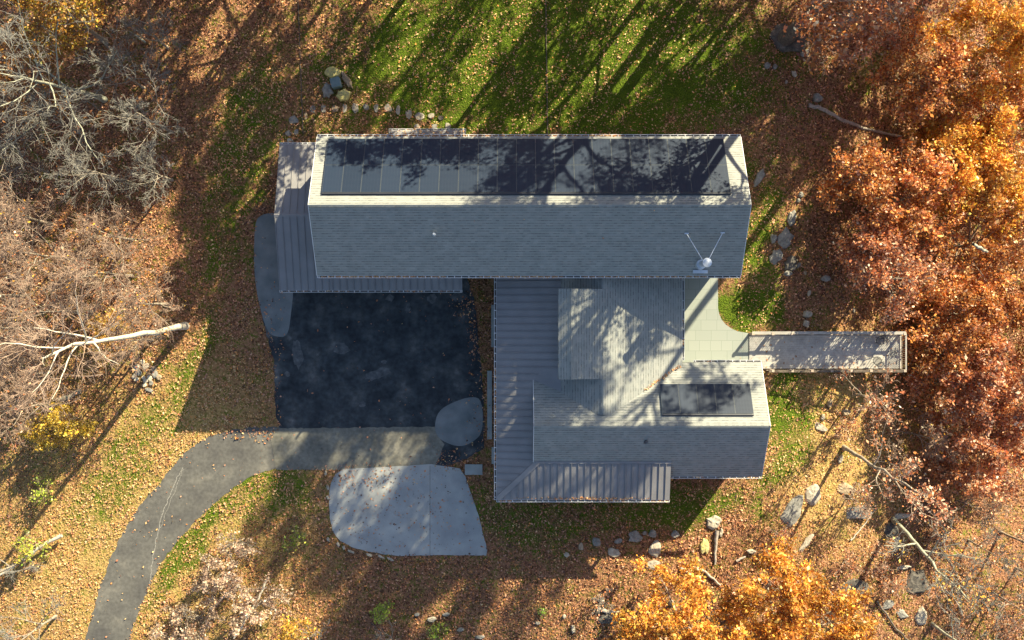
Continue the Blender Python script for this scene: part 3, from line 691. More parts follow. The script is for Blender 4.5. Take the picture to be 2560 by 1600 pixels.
# ------------------------------------------------------------------ stones
def stone(px, py, wpx, hpx, rot, ht, mat, label, name='boulder', cat='boulder', group=None, sides=9, square=False, sink=.05):
    r = random.Random(int(px*31+py*7)); X, Y, Z = P(px, py)
    if name == 'boulder' and max(wpx, hpx) > 29: ht *= .5; sides = 13; wpx *= 1.12; hpx *= 1.12
    a, b = wpx/2/S(Z), hpx/2/S(Z); ro = math.radians(rot)
    jj = 1.2/sides; ang = [k*2*math.pi/sides+r.uniform(-jj,jj) for k in range(sides)]; rad = [r.uniform(.74,1.16) for _ in ang]
    if square: ang = [math.radians(k) for k in (40,50,130,140,220,230,310,320)]; rad = [1.28]*8
    n = len(ang); rings = []
    prof = ((1.0,-sink),(1.03,ht*.35),(.93,ht*.8),(.74,ht*1.0),(.36,ht*1.04)) if ht > .12 else ((1.0,-sink),(1.0,ht*.7),(.94,ht),(.5,ht*1.03))
    if square: prof = ((1.0,-sink),(1.0,ht*.93),(.95,ht))
    off = (r.uniform(-.12,.12)*a, r.uniform(-.12,.12)*b) if not square else (0,0)
    V = []
    for f, z in prof:
        for k in range(n):
            j = 1+r.uniform(-.07,.07)*(0 if square else 1); u = a*rad[k]*f*j*math.cos(ang[k]); v = b*rad[k]*f*j*math.sin(ang[k])
            q = (z/ht if ht else 0); u += off[0]*q; v += off[1]*q
            zz = z*(1+(0 if square else r.uniform(-.12,.12)*(z > 0)))
            V.append((u*math.cos(ro)-v*math.sin(ro), u*math.sin(ro)+v*math.cos(ro), zz))
    V.append((off[0],off[1],ht*1.05 if not square else ht)); F = []
    for i in range(len(prof)-1):
        for k in range(n): j = (k+1)%n; F.append([i*n+k, i*n+j, (i+1)*n+j, (i+1)*n+k])
    t = (len(prof)-1)*n
    for k in range(n): F.append([t+k, t+(k+1)%n, len(V)-1])
    me = bpy.data.meshes.new(name); me.from_pydata(V, [], F); me.update()
    return tag(link(name, me, M[mat], None, (X, Y, Z)), label, cat, group)
ORD = ['first','second','third','fourth','fifth','sixth','seventh','eighth','ninth','tenth','eleventh','twelfth','thirteenth','fourteenth']
steps = [(765,289,9,18,0,'st_brown'),(782,273,14,18,0,'st_grey'),(808,272,14,22,0,'st_pale'),(838,272,17,17,0,'st_brown'),(862,271,13,24,0,'st_pale'),(888,270,18,27,0,'st_pale'),(915,268,14,19,20,'st_grey'),
         (941,270,12,24,0,'st_grey'),(969,271,20,24,10,'st_pale'),(995,276,12,27,0,'st_pale'),(1022,285,16,22,-5,'st_pale'),(1049,291,22,20,10,'st_pale'),(1078,290,19,17,0,'st_pale'),(1103,295,15,14,0,'st_dark')]
for i, (x,y,w_,h_,ro,mt) in enumerate(steps):
    stone(x,y,w_,h_,ro,.06,mt,f'{ORD[i]} stepping stone from the left in the curved lawn row','stepping_stone','stepping stone','stepping stones curving across the lawn')
for x,y,w_,h_,mt,lb in [(1043,317,15,12,'st_pale','rounded stepping stone left of the square one above the small porch roof'),(1119,315,16,16,'st_pale','pale pointed stepping stone right of the square one above the porch roof'),
                     (734,300,28,22,'st_grey','largest grey stepping stone up from the garage roof corner'),(721,334,17,15,'st_grey','left one of two side by side stepping stones above garage roof'),(741,330,12,15,'st_grey','right one of two side by side stepping stones above garage roof'),(726,352,20,12,'st_grey','grey stepping stone touching the garage roof edge')]:
    stone(x,y,w_,h_,0,.06,mt,lb,'stepping_stone','stepping stone','stepping stones by the house')
stone(1086,317,14,13,0,.06,'st_grey','small square grey paver above the north porch roof','stepping_stone','stepping stone','stepping stones by the house',square=True)
stone(842,210,25,25,15,.55,'st_blue','square blue-grey stone block in the middle of the boulder ring','stone_block','stone block',square=True)
stone(834,184,34,25,0,.5,'st_yellow','yellowish lumpy boulder just above the blue-grey block'); stone(867,200,14,46,32,.4,'st_brown','long narrow brown boulder right of the blue-grey block')
stone(818,227,24,34,12,.4,'st_grey','flat grey boulder lower left of the blue-grey block'); stone(859,238,34,26,0,.6,'st_yellow','bright yellow lichen boulder below the blue-grey block')
B = [(1918,165,15,18,-20,.25,'st_grey','left one of two small grey rocks below the big dark rock'),(1937,167,11,14,0,.2,'st_grey','right one of two small grey rocks below the big dark rock'),(1985,185,13,20,20,.2,'st_pale','pale jagged rock left of the shaded log at upper right'),
(1965,206,7,8,0,.12,'st_pale','tiny white pebble-like rock at the upper right wood edge'),(2041,247,26,24,0,.4,'st_grey','round pale rock at the upper end of the long log'),(1898,443,18,46,-25,.25,'st_grey','long grey slab right of the main roof end'),
(2001,487,15,14,30,.2,'st_grey','upper of two small rocks beside the orange trees'),(1995,501,10,12,0,.18,'st_grey','lower of two small rocks beside the orange trees'),(1978,546,22,34,-15,.35,'st_grey','smooth pale boulder topping the row east of the house'),
(1963,596,32,46,-20,.35,'st_grey','largest grey boulder in the row east of the house'),(1933,596,18,24,0,.2,'st_grey','faint grey boulder nearest the house in the east row'),(1940,640,28,34,-15,.3,'st_grey','grey boulder in the east row above the sunlit lawn'),
(1975,660,32,34,0,.35,'st_dark','dark cracked boulder low in the east row'),(1970,684,24,14,0,.25,'st_grey','low grey boulder ending the east row'),(1995,663,10,16,-20,.2,'st_grey','small splinter rock right of the dark cracked boulder'),(2012,682,9,12,0,.15,'st_brown','small brown rock right of the east boulder row'),
(2062,696,26,16,0,.25,'st_grey','flat rock under the edge of the orange crown'),(2022,733,9,17,0,.2,'st_pale','small upright white rock above the deck'),(2017,786,26,20,10,.3,'st_pale','upper pale flat rock north of the deck rail'),(2015,810,18,22,0,.25,'st_pale','lower pale rock beside the deck rail'),
(2134,776,8,14,0,.15,'st_pale','small pale rock under leaves north of the deck'),(2073,1007,14,22,-15,.25,'st_brown','narrow brown rock south of the deck by bare twigs'),(2113,1030,26,16,-10,.25,'st_brown','flat tan rock south of the deck beside trunk shadow'),(2056,1043,10,17,0,.2,'st_pale','small pale rock south of the deck on leaf slope'),
(2049,1068,34,16,-32,.2,'st_pale','long pale slab slanting beside the green strip'),(2100,1146,12,22,-20,.25,'st_pale','pale rock beside the foot of the leaning trunk'),(1979,1278,40,84,-30,.45,'st_grey','largest grey ledge slab in the lower right slope'),(2033,1236,38,54,-20,.45,'st_pale','pale ridged ledge beside the large grey slab'),
(2112,1222,50,26,-20,.3,'st_brown','brownish flat ledge under fallen sticks at lower right'),(2134,1282,78,34,5,.4,'st_grey','wide grey ledge right of the trunk shadow'),(2015,1356,16,56,-38,.35,'st_pale','narrow pale ledge pointing at the orange tree'),(2247,1290,48,14,5,.3,'st_pale','long pale stone left of the leaning grey trunk'),
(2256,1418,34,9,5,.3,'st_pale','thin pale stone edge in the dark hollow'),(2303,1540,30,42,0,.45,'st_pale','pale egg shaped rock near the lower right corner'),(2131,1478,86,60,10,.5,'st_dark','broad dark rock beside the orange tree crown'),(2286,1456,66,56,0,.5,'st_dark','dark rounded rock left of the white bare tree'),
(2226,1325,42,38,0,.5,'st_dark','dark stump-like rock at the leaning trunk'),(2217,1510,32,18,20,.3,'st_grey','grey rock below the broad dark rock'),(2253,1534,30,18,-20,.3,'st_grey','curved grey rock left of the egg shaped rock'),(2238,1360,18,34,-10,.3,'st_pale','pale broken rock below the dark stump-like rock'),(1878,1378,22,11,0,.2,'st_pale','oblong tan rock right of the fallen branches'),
(1784,1305,32,28,10,.4,'st_pale','pale rounded boulder standing apart below the wing corner'),(1588,1342,30,28,20,.3,'st_grey','grey pointed rock south of the metal porch'),(1612,1332,11,11,0,.15,'st_grey','tiny grey rock between two larger ones below the porch'),(1630,1335,20,22,0,.2,'st_grey','dull square rock right of the tiny grey rock'),
(1687,1336,22,18,0,.2,'st_grey','angular grey rock alone right of the porch rocks'),(1636,1371,28,36,-15,.3,'st_pale','tall oval pale rock below the porch rocks'),(1534,1380,30,20,-10,.2,'st_pale','pale triangular slab below left of the porch rocks'),(1631,1410,30,20,0,.2,'st_pale','notched pale slab lowest of the porch rocks'),
(1491,1355,24,26,0,.2,'st_grey','faint grey slab leftmost large one below the porch'),(1546,1352,20,12,20,.12,'st_grey','low half buried rock above the triangular slab'),(1453,1366,14,24,0,.12,'st_brown','half buried brown rock left of the faint grey slab'),(1417,1387,14,15,30,.15,'st_pale','small pale rock farthest left below the porch'),
(1761,1365,22,36,-5,.3,'st_yellow','golden oval rock left of the upright log'),(1802,1331,10,24,-15,.2,'st_pale','small pale rock at the head of the upright log'),(1504,1502,20,12,-15,.15,'st_pale','pale wedge rock left of the orange oak'),(1411,1540,9,13,0,.15,'st_pale','small squarish pale rock at the bottom left of the oak'),
(1345,1557,14,8,10,.12,'st_pale','small white flat rock near the bright green tuft'),(1433,1573,11,22,0,.2,'st_pale','upright tan rock at the bottom edge'),(1524,1547,60,24,0,.3,'st_dark','bluish dark slab beside the orange oak crown'),(1042,1536,14,9,0,.15,'st_grey','small grey rock right of the green shrub at bottom'),
(1081,1547,24,13,0,.2,'st_pale','white flat rock above the bottom green shrub'),(1115,1536,18,9,10,.15,'st_grey','grey flat rock right of the white one at bottom'),(1152,1573,20,12,0,.15,'st_grey','dim grey rock at the bottom edge of the wood'),(1200,1592,24,10,0,.15,'st_grey','grey slab cut by the bottom frame edge'),
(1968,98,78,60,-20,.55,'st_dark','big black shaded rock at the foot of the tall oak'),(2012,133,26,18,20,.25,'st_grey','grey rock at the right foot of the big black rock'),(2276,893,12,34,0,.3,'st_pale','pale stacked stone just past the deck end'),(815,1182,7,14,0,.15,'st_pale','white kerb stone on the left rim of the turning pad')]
for q in B: stone(*q)
pile = [(357,905,12,14,'st_pale','topmost'),(365,915,16,14,'st_pale','large flat upper'),(343,918,17,13,'st_pale','upper left'),(347,931,16,15,'st_grey','left middle grey'),(337,940,11,13,'st_grey','far left'),(360,943,9,10,'st_pale','small white central'),(385,922,14,13,'st_brown','upper right brown'),
        (388,935,16,13,'st_grey','right grey'),(376,946,15,12,'st_pale','broad lower right'),(365,952,12,11,'st_pale','lower central'),(362,962,13,10,'st_pale','bright bottom'),(398,943,12,13,'st_brown','far right'),(379,958,11,10,'st_grey','small lower right'),(342,948,11,12,'st_pale','lower left'),(373,975,18,9,'st_grey','separate mossy bottom')]
for i, (x,y,w_,h_,mt,wd) in enumerate(pile):
    stone(x,y,w_*1.15,h_*1.15,i*37,.12,'st_tan' if mt == 'st_pale' else mt,f'{wd} stone of the pile under the trunk shadow','stone','stone','stones heaped beside the leaf strewn verge',7)
kerb = [(822,1215,'highest'),(822,1240,'second highest'),(823,1345,'middle left'),(848,1357,'left corner'),(862,1366,'corner'),(880,1375,'lower'),(925,1383,'broad lower'),(955,1388,'long pale'),(978,1394,'last')]
for i, (x,y,wd) in enumerate(kerb):
    stone(x-2,y+3,8 if i<5 else 20,12 if i<5 else 6,-25 if i>4 else 20,.14,'st_pale',f'{wd} edging stone along the curved rim of the turning pad','edging_stone','edging stone','edging stones round the turning pad')
# thin dark strips added along dark lines on the lawn
for (x0,y0,x1,y1,lb) in [(1364,-40,1369,338,'thin dark strip crossing the lawn above the long roof'),(744,-40,758,335,'thin dark strip at the left side of the lawn')]:
    m = MB(); m.obox(P(x0,y0,.0),P(x1,y1,.0),.05,(0,0,1),.06); tag(m.build('lawn_strip', M['bark_dark'], None, P(x0,y0,0)), lb, 'edging')

# ------------------------------------------------------------------ tubes, trees
def tubes(Pp, R, sides):
    "Pp (n,k,3) polylines, R (n,k) radii -> verts, faces"
    Pp = np.asarray(Pp, float); n, k, _ = Pp.shape
    T = np.empty_like(Pp); T[:,1:-1] = Pp[:,2:]-Pp[:,:-2]; T[:,0] = Pp[:,1]-Pp[:,0]; T[:,-1] = Pp[:,-1]-Pp[:,-2]
    T /= np.linalg.norm(T, axis=2, keepdims=True)+1e-9
    ref = np.where(np.abs(T[:,:1,2:3]) > .8, np.array([1.,0,0]), np.array([0,0,1.])); ref = np.broadcast_to(ref, T.shape)
    A = np.cross(T, ref); A /= np.linalg.norm(A, axis=2, keepdims=True)+1e-9; Bb = np.cross(T, A)
    th = np.arange(sides)*2*np.pi/sides
    V = Pp[:,:,None,:]+R[:,:,None,None]*(A[:,:,None,:]*np.cos(th)[None,None,:,None]+Bb[:,:,None,:]*np.sin(th)[None,None,:,None])
    i = np.arange(n*k*sides).reshape(n, k, sides); a = i[:,:-1]; b = i[:,1:]
    F = np.stack([a, np.roll(a,-1,2), np.roll(b,-1,2), b], -1).reshape(-1, 4)
    return V.reshape(-1, 3), F
def merge(parts):
    Vs, Fs, o = [], [], 0
    for V, F in parts: Vs.append(V); Fs.append(F+o); o += len(V)
    return np.concatenate(Vs), np.concatenate(Fs)
def unit(v): return v/(np.linalg.norm(v, axis=-1, keepdims=True)+1e-9)
def walk(r, start, d, L, k, wob, up):
    n = len(start); Q = np.empty((n, k, 3)); Q[:,0] = start; d = unit(d)
    for j in range(1, k):
        d = unit(d+r.normal(0, wob, (n,3))+np.array([0,0,up])); Q[:,j] = Q[:,j-1]+d*(L/(k-1))[:,None]
    return Q
def sprout(r, Q, R, m, a0, a1, ang, lf, k, wob, up, rf=.55, taper=.35):
    n, kk, _ = Q.shape
    t = r.uniform(a0, a1, (n, m))*(kk-1); i = np.minimum(t.astype(int), kk-2); f = (t-i)[...,None]
    ar = np.arange(n)[:,None]; p0 = Q[ar,i]; p1 = Q[ar,i+1]; st = p0*(1-f)+p1*f; pd = unit(p1-p0)
    rr = R[ar,i]*(1-f[...,0])+R[ar,i+1]*f[...,0]
    side = r.normal(0,1,(n,m,3)); side = unit(side-pd*np.sum(side*pd,-1,keepdims=True))
    a = np.radians(r.normal(ang, 12, (n,m)))[...,None]; d = pd*np.cos(a)+side*np.sin(a)
    Lp = np.linalg.norm(Q[:,-1]-Q[:,0], axis=1)[:,None]*lf*r.uniform(.6,1.25,(n,m))*(1.15-.5*(t/(kk-1)))
    q = walk(r, st.reshape(-1,3), d.reshape(-1,3), Lp.ravel(), k, wob, up)
    r0 = (rr*rf).ravel(); return q, r0[:,None]*np.linspace(1, taper, k)[None,:]
def leaves(r, centers, n, spread, size, pal, wts, flat=.6, colseed=None):
    ix = r.integers(0, len(centers), n); c = centers[ix]+r.normal(0, spread, (n,3))
    V, F, col = leafquads(r, c, size, pal, wts, flat)
    ng = len(centers)//40+2; cl = r.uniform(.5, 1.3, (ng,1))*np.array([1,1,1])+r.uniform(-.05,.03,(ng,1))*np.array([0,1,.2])
    return V, F, np.clip(col*np.repeat(cl[ix//40], 4, 0), 0, .95)
def leafquads(r, c, size, pal, wts, flat, wfrac=.62):
    n = len(c); pal = np.asarray(pal, float)
    nr = unit(r.normal(0,1,(n,3))*(1-flat)+np.array([0,0,1.])*flat)
    a = r.normal(0,1,(n,3)); a = unit(a-nr*np.sum(a*nr,-1,keepdims=True)); b = np.cross(nr, a)
    L = (size*np.clip(np.exp(r.normal(-.05,.38,n)),.4,2.1))[:,None]; W = L*wfrac*r.uniform(.7,1.2,(n,1)); lift = nr*L*.12*r.uniform(-1,1,(n,1))
    V = np.stack([c-a*L/2, c+b*W/2+lift, c+a*L/2, c-b*W/2+lift], 1).reshape(-1,3)
    F = np.arange(n*4).reshape(n,4)
    if wts is not None and np.ndim(wts) == 1: ci = r.choice(len(pal), n, p=np.array(wts)/sum(wts))
    else:
        cum = np.cumsum(wts/np.sum(wts,1,keepdims=True),1); ci = (r.random((n,1)) > cum).sum(1); ci = np.minimum(ci, len(pal)-1)
    col = pal[ci]*r.uniform(.75,1.25,(n,1)); return V, F, np.clip(np.repeat(col, 4, 0), 0, .95)
OAK = [(.70,.26,.06),(.54,.16,.045),(.76,.37,.10),(.30,.10,.04),(.74,.48,.22),(.55,.26,.14)]
def tree(name, x, y, h, r0, cb, spread, seed, label, cat='tree', group=None, nl=9, nb=7, ns=5, nt=0, nleaf=0, lsize=.14, pal=OAK, wts=(4,3,3,2,1.5,1.5), bark='bark', twigm='twig',
         lean=(0,0), up=.06, limb_up=.5, lspread=.22, rt=.012, leafmat='leaf', wob=.16, flat=.5, top=.85, twist=1.0):
    r = np.random.default_rng(seed); z0 = float(gz(x, y))-.05
    t = empty(name, (x, y, z0), label, cat, group); K = 12
    s = np.linspace(0, 1, K); tr = np.zeros((1,K,3)); tr[0,:,2] = s*h*top
    wv = np.cumsum(r.normal(0,.012*h*.35*twist,(K,2)),0); wv[:2] *= .2
    tr[0,:,0] = lean[0]*s**1.3+wv[:,0]*s; tr[0,:,1] = lean[1]*s**1.3+wv[:,1]*s
    trr = (r0*(1-.75*s**1.1))[None,:]; trr[0,0] *= 1.45; trr[0,1] *= 1.05
    V, F = tubes(tr, trr, 9); link('trunk', np_mesh('trunk', V, F, smooth=True), M[bark], t)
    # limbs
    ts = np.linspace(cb, .98, nl)*(K-1); i = np.minimum(ts.astype(int), K-2); f = (ts-i)[:,None]
    st = tr[0,i]*(1-f)+tr[0,i+1]*f; rr = trr[0,i]*(1-f[:,0])+trr[0,i+1]*f[:,0]
    az = np.arange(nl)*2.4+r.uniform(0,6.28)+r.normal(0,.25,nl)
    rel = (ts/(K-1)-cb)/(1-cb+1e-6); prof = np.sin(np.pi*(.28+.6*rel))**.6*r.uniform(.85,1.15,nl)
    el = limb_up+rel*.8
    d = np.stack([np.cos(az)*np.cos(el), np.sin(az)*np.cos(el), np.sin(el)], 1)
    L1 = walk(r, st, d, spread*prof*1.1, 7, wob, up); R1 = (np.minimum(rr*.62, r0*.6))[:,None]*np.linspace(1,.3,7)[None,:]
    L2, R2 = sprout(r, L1, R1, nb, .2, .98, 45, .5, 5, wob*1.1, up)
    L3, R3 = sprout(r, L2, np.maximum(R2, rt*1.4), ns, .15, 1, 42, .5, 4, wob*1.2, up*.6)
    R3 = np.maximum(R3, rt)
    parts = [tubes(L1, R1, 6), tubes(L2, np.maximum(R2, rt*1.3), 4), tubes(L3, R3, 3)]
    tips = L3.reshape(-1,3)
    if nt:
        L4, R4 = sprout(r, L3, R3, nt, .1, 1, 40, .55, 3, wob*1.4, up*.4); R4 = np.maximum(R4*0+rt*.8, R4*0); parts.append(tubes(L4, R4, 3)); tips = L4.reshape(-1,3)
    big = merge(parts[:1]); link('limbs', np_mesh('limbs', *big, smooth=True), M[bark], t)
    V, F = merge(parts[1:]); link('branches', np_mesh('branches', V, F), M[twigm], t)
    if nleaf:
        V, F, c = leaves(r, L3[:,1:].reshape(-1,3), nleaf, lspread, lsize, pal, wts, flat)
        link('foliage', np_mesh('foliage', V, F, c), M[leafmat], t)
    return t

# the oak wood on the east side
GW = 'orange oaks massed east of the house'
YEL = [(.84,.42,.05),(.78,.30,.05),(.84,.55,.12),(.55,.19,.04)]
RED = [(.72,.27,.09),(.54,.18,.08),(.76,.40,.22),(.28,.09,.05),(.80,.60,.42)]
east = [ # crown centre in the photograph, height, spread, leaves, palette, seed, label
 (2245,500,5.3,3.0,15000,OAK,11,'broad orange oak whose crown reaches nearest the house east end'),
 (2215,690,4.7,2.9,5500,RED,12,'reddish brown oak just above the deck end'),
 (2400,410,6.6,3.7,22000,YEL,13,'brightest golden orange oak in the upper east wood'),
 (2430,610,5.6,3.5,11000,OAK,14,'orange oak right of the reddish one above the deck'),
 (2395,790,5.6,3.1,16000,OAK,15,'orange oak overhanging the far end of the deck'),
 (2400,960,6.2,3.1,16000,RED,16,'dull red oak just below the deck end'),
 (2440,1110,6.6,3.3,16000,RED,17,'dark red oak lowest in the east wood'),
 (2490,100,8.5,3.9,20000,YEL,18,'golden oak in the upper right corner'),
 (2320,190,6.8,3.0,14000,OAK,19,'copper oak left of the golden corner oak'),
 (2520,280,6.8,3.4,15000,OAK,20,'orange oak between the corner oak and the brightest oak'),
 (2560,790,6.5,3.6,15000,OAK,21,'orange oak cut by the right edge level with the deck'),
 (2560,980,6.8,3.6,15000,RED,22,'red oak cut by the right edge below the deck'),
 (2570,520,6.2,3.6,15000,YEL,23,'orange oak cut by the right edge above the deck'),
 (2160,20,7.5,2.9,12000,RED,24,'russet oak at the top edge right of the big black rock'),
 (2150,440,5.5,1.9,6000,OAK,25,'small orange oak at the upper edge of the east wood'),
 (2175,620,4.6,1.8,6000,RED,26,'low russet oak leaning closest to the boulder row east of the house'),
 (2345,880,5.0,2.3,7000,OAK,27,'low orange oak touching the far deck railing')]
for px_,py_,h,sp,nl_,pal,sd_,lb in east:
    zc = 2.0
    for _ in range(5): x,y,_q = P(px_,py_,zc); zc = float(gz(x,y))+.62*h
    tree('oak_tree', x, y, h, .14, .30, sp, sd_, lb, 'tree', GW, nl=14, nb=7, ns=5, nleaf=nl_, pal=pal, wts=(4,3,3,2,1.5,1.5)[:len(pal)], lspread=.2, lsize=.165, limb_up=.2, flat=.25, up=.04)
# tall oak whose boughs shade the long roof
tree('tall_oak_tree', 16.5, 17.0, 23, .38, .48, 6.2, 31, 'tall oak at the top right whose boughs shade the long roof', 'tree', nl=10, nb=8, ns=6, nt=2, nleaf=20000, pal=RED+OAK[:2], wts=(3,3,2,2,1.5,3,2), lsize=.17, lspread=.3, bark='bark_dark', limb_up=.75, wob=.2)
# orange oaks at the bottom
for px_,py_,h,sp,nl_,sd_,lb in [(1700,1545,6.5,2.9,12000,41,'bright orange oak at the bottom left of the lower oak group'),(1935,1475,6.3,2.7,12000,42,'golden orange oak topmost of the lower oak group, pointing up the slope'),
        (2080,1560,5.6,2.7,10000,43,'orange oak at the bottom right of the lower oak group'),(1850,1580,6.0,2.6,9000,44,'orange oak at the bottom middle of the lower oak group'),(1590,1600,5,2.0,5000,45,'small orange oak at the bottom edge left of the lower oak group')]:
    x,y,_ = P(px_,py_,3.2)
    tree('oak_tree', x, y, h, .13, .3, sp, sd_, lb, 'tree', 'orange oaks at the bottom', nl=13, nb=7, ns=5, nleaf=nl_, pal=[(.78,.36,.05),(.68,.25,.04),(.80,.50,.10),(.42,.15,.03)], wts=(4,3,3,1.5), lsize=.16, lspread=.17, limb_up=.25, flat=.4)
# bare trees, east and south-east
tree('bare_tree', *P(2108,1118)[:2], 12, .12, .42, 2.6, 51, 'leaning grey trunk starting south of the deck and reaching right', 'tree', nl=7, nb=5, ns=4, bark='bark', twigm='twig', lean=(1.6,-1.8), twist=4, nleaf=900, pal=RED, wts=(1,1,1,1,1))
tree('bare_tree', *P(2232,1300)[:2], 12.5, .15, .45, 2.8, 52, 'pale bare tree with white branches at the lower right', 'tree', nl=9, nb=7, ns=6, nt=2, bark='bark_lichen', twigm='twig_grey', lean=(-.6,-2.0), twist=4, rt=.012, nleaf=500, lsize=.12, pal=YEL, wts=(1,1,1,1))
tree('bare_tree', *P(2500,1330)[:2], 8, .09, .35, 2.4, 53, 'pinkish twiggy tree at the right edge of the lower slope', 'tree', nl=8, nb=7, ns=6, nt=2, rt=.011, nleaf=700, pal=RED, wts=(1,1,1,1,1))
tree('bare_tree', *P(2135,985)[:2], 6, .07, .3, 2.1, 54, 'small bare tree just south of the deck', 'tree', nl=7, nb=6, ns=5, rt=.010, nleaf=500, pal=RED, wts=(1,1,1,1,1), bark='bark', twigm='twig')
tree('bare_tree', *P(2330,1560)[:2], 9, .10, .4, 2.4, 55, 'grey twiggy tree in the lower right corner', 'tree', nl=8, nb=7, ns=6, nt=2, rt=.013, twigm='twig_grey', bark='bark_lichen')
tree('bare_tree', *P(2090,60)[:2], 9, .08, .4, 2.2, 56, 'thin bare tree among the copper leaves at upper right', 'tree', nl=7, nb=6, ns=5, rt=.012, twigm='twig_grey')
# west side
tree('birch_tree', -19.7, -.35, 19.5, .18, .68, 3.6, 61, 'white-barked tree with a long pale trunk left of the court', 'tree', nl=9, nb=6, ns=5, nt=2, bark='bark_pale', twigm='twig', lean=(-1.2,-1.4), rt=.012, up=.03, twist=2)
tree('bare_tree', -24.6, 13.3, 11.5, .15, .35, 5.2, 62, 'large grey lichened bare tree at the upper left', 'tree', nl=13, nb=7, ns=6, nt=3, bark='bark_lichen', twigm='twig_grey', rt=.010, lean=(-.5,-.6), limb_up=.25)
tree('bare_tree', *P(705,-30)[:2], 9.5, .14, .45, 3.0, 63, 'pale bare branches hanging in at the top edge', 'tree', nl=9, nb=7, ns=6, nt=2, bark='bark_pale', twigm='twig_grey', rt=.014)
TW = 'pinkish twiggy bare trees on the left'
TWL = [(190,650,9,3.2,64,'topmost pinkish twiggy tree at the left edge'),(330,690,8,2.9,65,'pinkish twiggy tree closest to the shaded verge, above the white trunk'),(420,760,6.5,2.4,66,'small pinkish twiggy tree beside the foot of the white trunk'),
        (230,780,9.5,3.3,67,'pinkish twiggy tree in the middle left, above the white trunk'),(110,820,9.5,3.4,68,'pinkish twiggy tree at the left edge level with the white trunk'),(130,930,6.5,2.4,69,'pinkish twiggy tree left of the fork of the white trunk'),(150,1000,8,2.8,70,'pinkish twiggy tree at the left edge below the white trunk'),(330,600,6,2.6,160,'low twiggy tree at the top of the pinkish thicket'),(130,560,7,2.8,161,'twiggy tree between the grey lichened tree and the pinkish thicket'),(60,740,6,2.6,162,'twiggy tree at the left edge in the middle of the pinkish thicket'),
        (380,850,5,2.3,163,'low twiggy tree just under the white trunk'),(60,900,6,2.6,165,'twiggy tree at the left edge under the white tree top'),(240,690,5,2.4,166,'low twiggy tree inside the pinkish thicket above the golden bush')]
for px,py,h,sp,sd_,lb in TWL:
    x,y,_ = P(px,py); tree('bare_tree', x, y, h, .09, .25, sp, sd_, lb, 'tree', TW, nl=11, nb=8, ns=7, nt=3, rt=.009, lean=(0,0), limb_up=.5, wob=.2, nleaf=200, lsize=.11, pal=RED+YEL[:1], wts=(1,1,1,1,1,1))
for px,py,h,sp,sd_,lb in [(360,220,6,2.6,170,'thin grey twiggy tree at the right tips of the lichened tree'),(200,330,6,2.8,171,'thin grey twiggy tree under the lichened tree limbs'),(420,120,5,2.2,172,'small grey twiggy tree right of the yellow corner tree'),(430,450,5,2.2,173,'small grey twiggy tree near the golden sun patches'),(40,520,6,2.6,174,'grey twiggy tree at the left edge above the thicket'),(430,330,7,2.6,71,'thin grey twiggy tree right of the large lichened tree'),(300,450,7.5,2.8,72,'thin grey twiggy tree below the large lichened tree'),(120,430,8,3,73,'grey twiggy tree at the left edge below the lichened tree'),(60,1400,7,2.4,74,'sparse bare tree on the golden leaves at the left edge'),(140,1540,6.5,2.2,75,'sparse bare tree at the bottom left corner')]:
    x,y,_ = P(px,py); tree('bare_tree', x, y, h, .08, .3, sp, sd_, lb, 'tree', 'thin grey bare trees on the left', nl=9, nb=7, ns=6, nt=3, rt=.009, twigm='twig_grey')
tree('maple_tree', *P(265,105)[:2], 9, .14, .3, 3.3, 76, 'yellow and orange leaved tree in the upper left corner', 'tree', nl=12, nb=7, ns=5, nleaf=9000, pal=[(.60,.33,.04),(.50,.22,.04),(.62,.45,.06),(.30,.15,.04),(.35,.35,.05)], wts=(3,3,2,3,1.5), lsize=.15)
tree('maple_tree', *P(160,240)[:2], 8, .12, .3, 2.6, 77, 'brown and yellow tree at the left edge under the corner tree', 'tree', nl=10, nb=6, ns=5, nleaf=3500, pal=[(.48,.25,.05),(.36,.16,.05),(.28,.13,.06)], wts=(3,3,2), lsize=.14)
# bushes
def bush(name, px, py, h, rad, seed, n, pal, wts, label, lsize=.12, bark='bark', nb=6, flat=.45, group=None, twigm='twig'):
    x, y, _ = P(px, py)
    return tree(name, x, y, h, .04, .08, rad, seed, label, 'bush', group, nl=9, nb=nb, ns=4, nleaf=n, lsize=lsize, pal=pal, wts=wts, rt=.008, lspread=.10, limb_up=.35, top=.6, flat=flat, twigm=twigm)
YB = [(.72,.50,.05),(.66,.42,.05),(.74,.58,.14),(.45,.30,.04)]; GB = [(.30,.42,.04),(.42,.50,.07),(.50,.52,.08),(.18,.28,.03)]
bush('bush', 195, 1045, 2.4, 1.9, 81, 3600, YB, (3,3,2,2), 'large bright yellow bush left of the long trunk shadow')
bush('bush', 135, 1085, 2, 1.3, 82, 1600, YB, (3,3,2,2), 'smaller yellow bush below the large yellow bush')
bush('bush', 300, 815, 2.4, 1.5, 83, 1600, [(.70,.42,.06),(.62,.33,.06),(.74,.52,.12)], (3,3,2), 'golden bush tucked under the white trunk')
bush('bush', 120, 1225, 1.2, .9, 84, 450, GB, (2,3,3,1), 'yellow-green bush at the end of the long trunk shadow')
bush('bush', 95, 1360, 1.6, 1.2, 85, 700, GB+[(.6,.5,.06)], (2,3,3,1,3), 'yellow-green bush beside the leaning log at left')
bush('bush', 745, 1345, 1.2, .8, 86, 420, GB+[(.45,.33,.12)], (2,2,2,1,3), 'small olive bush in the shaded leaves left of the pad')
bush('bush', 735, 1570, 2.0, 1.5, 87, 1500, [(.72,.44,.05),(.66,.34,.05),(.70,.55,.10)], (3,3,2), 'golden orange bush at the bottom edge')
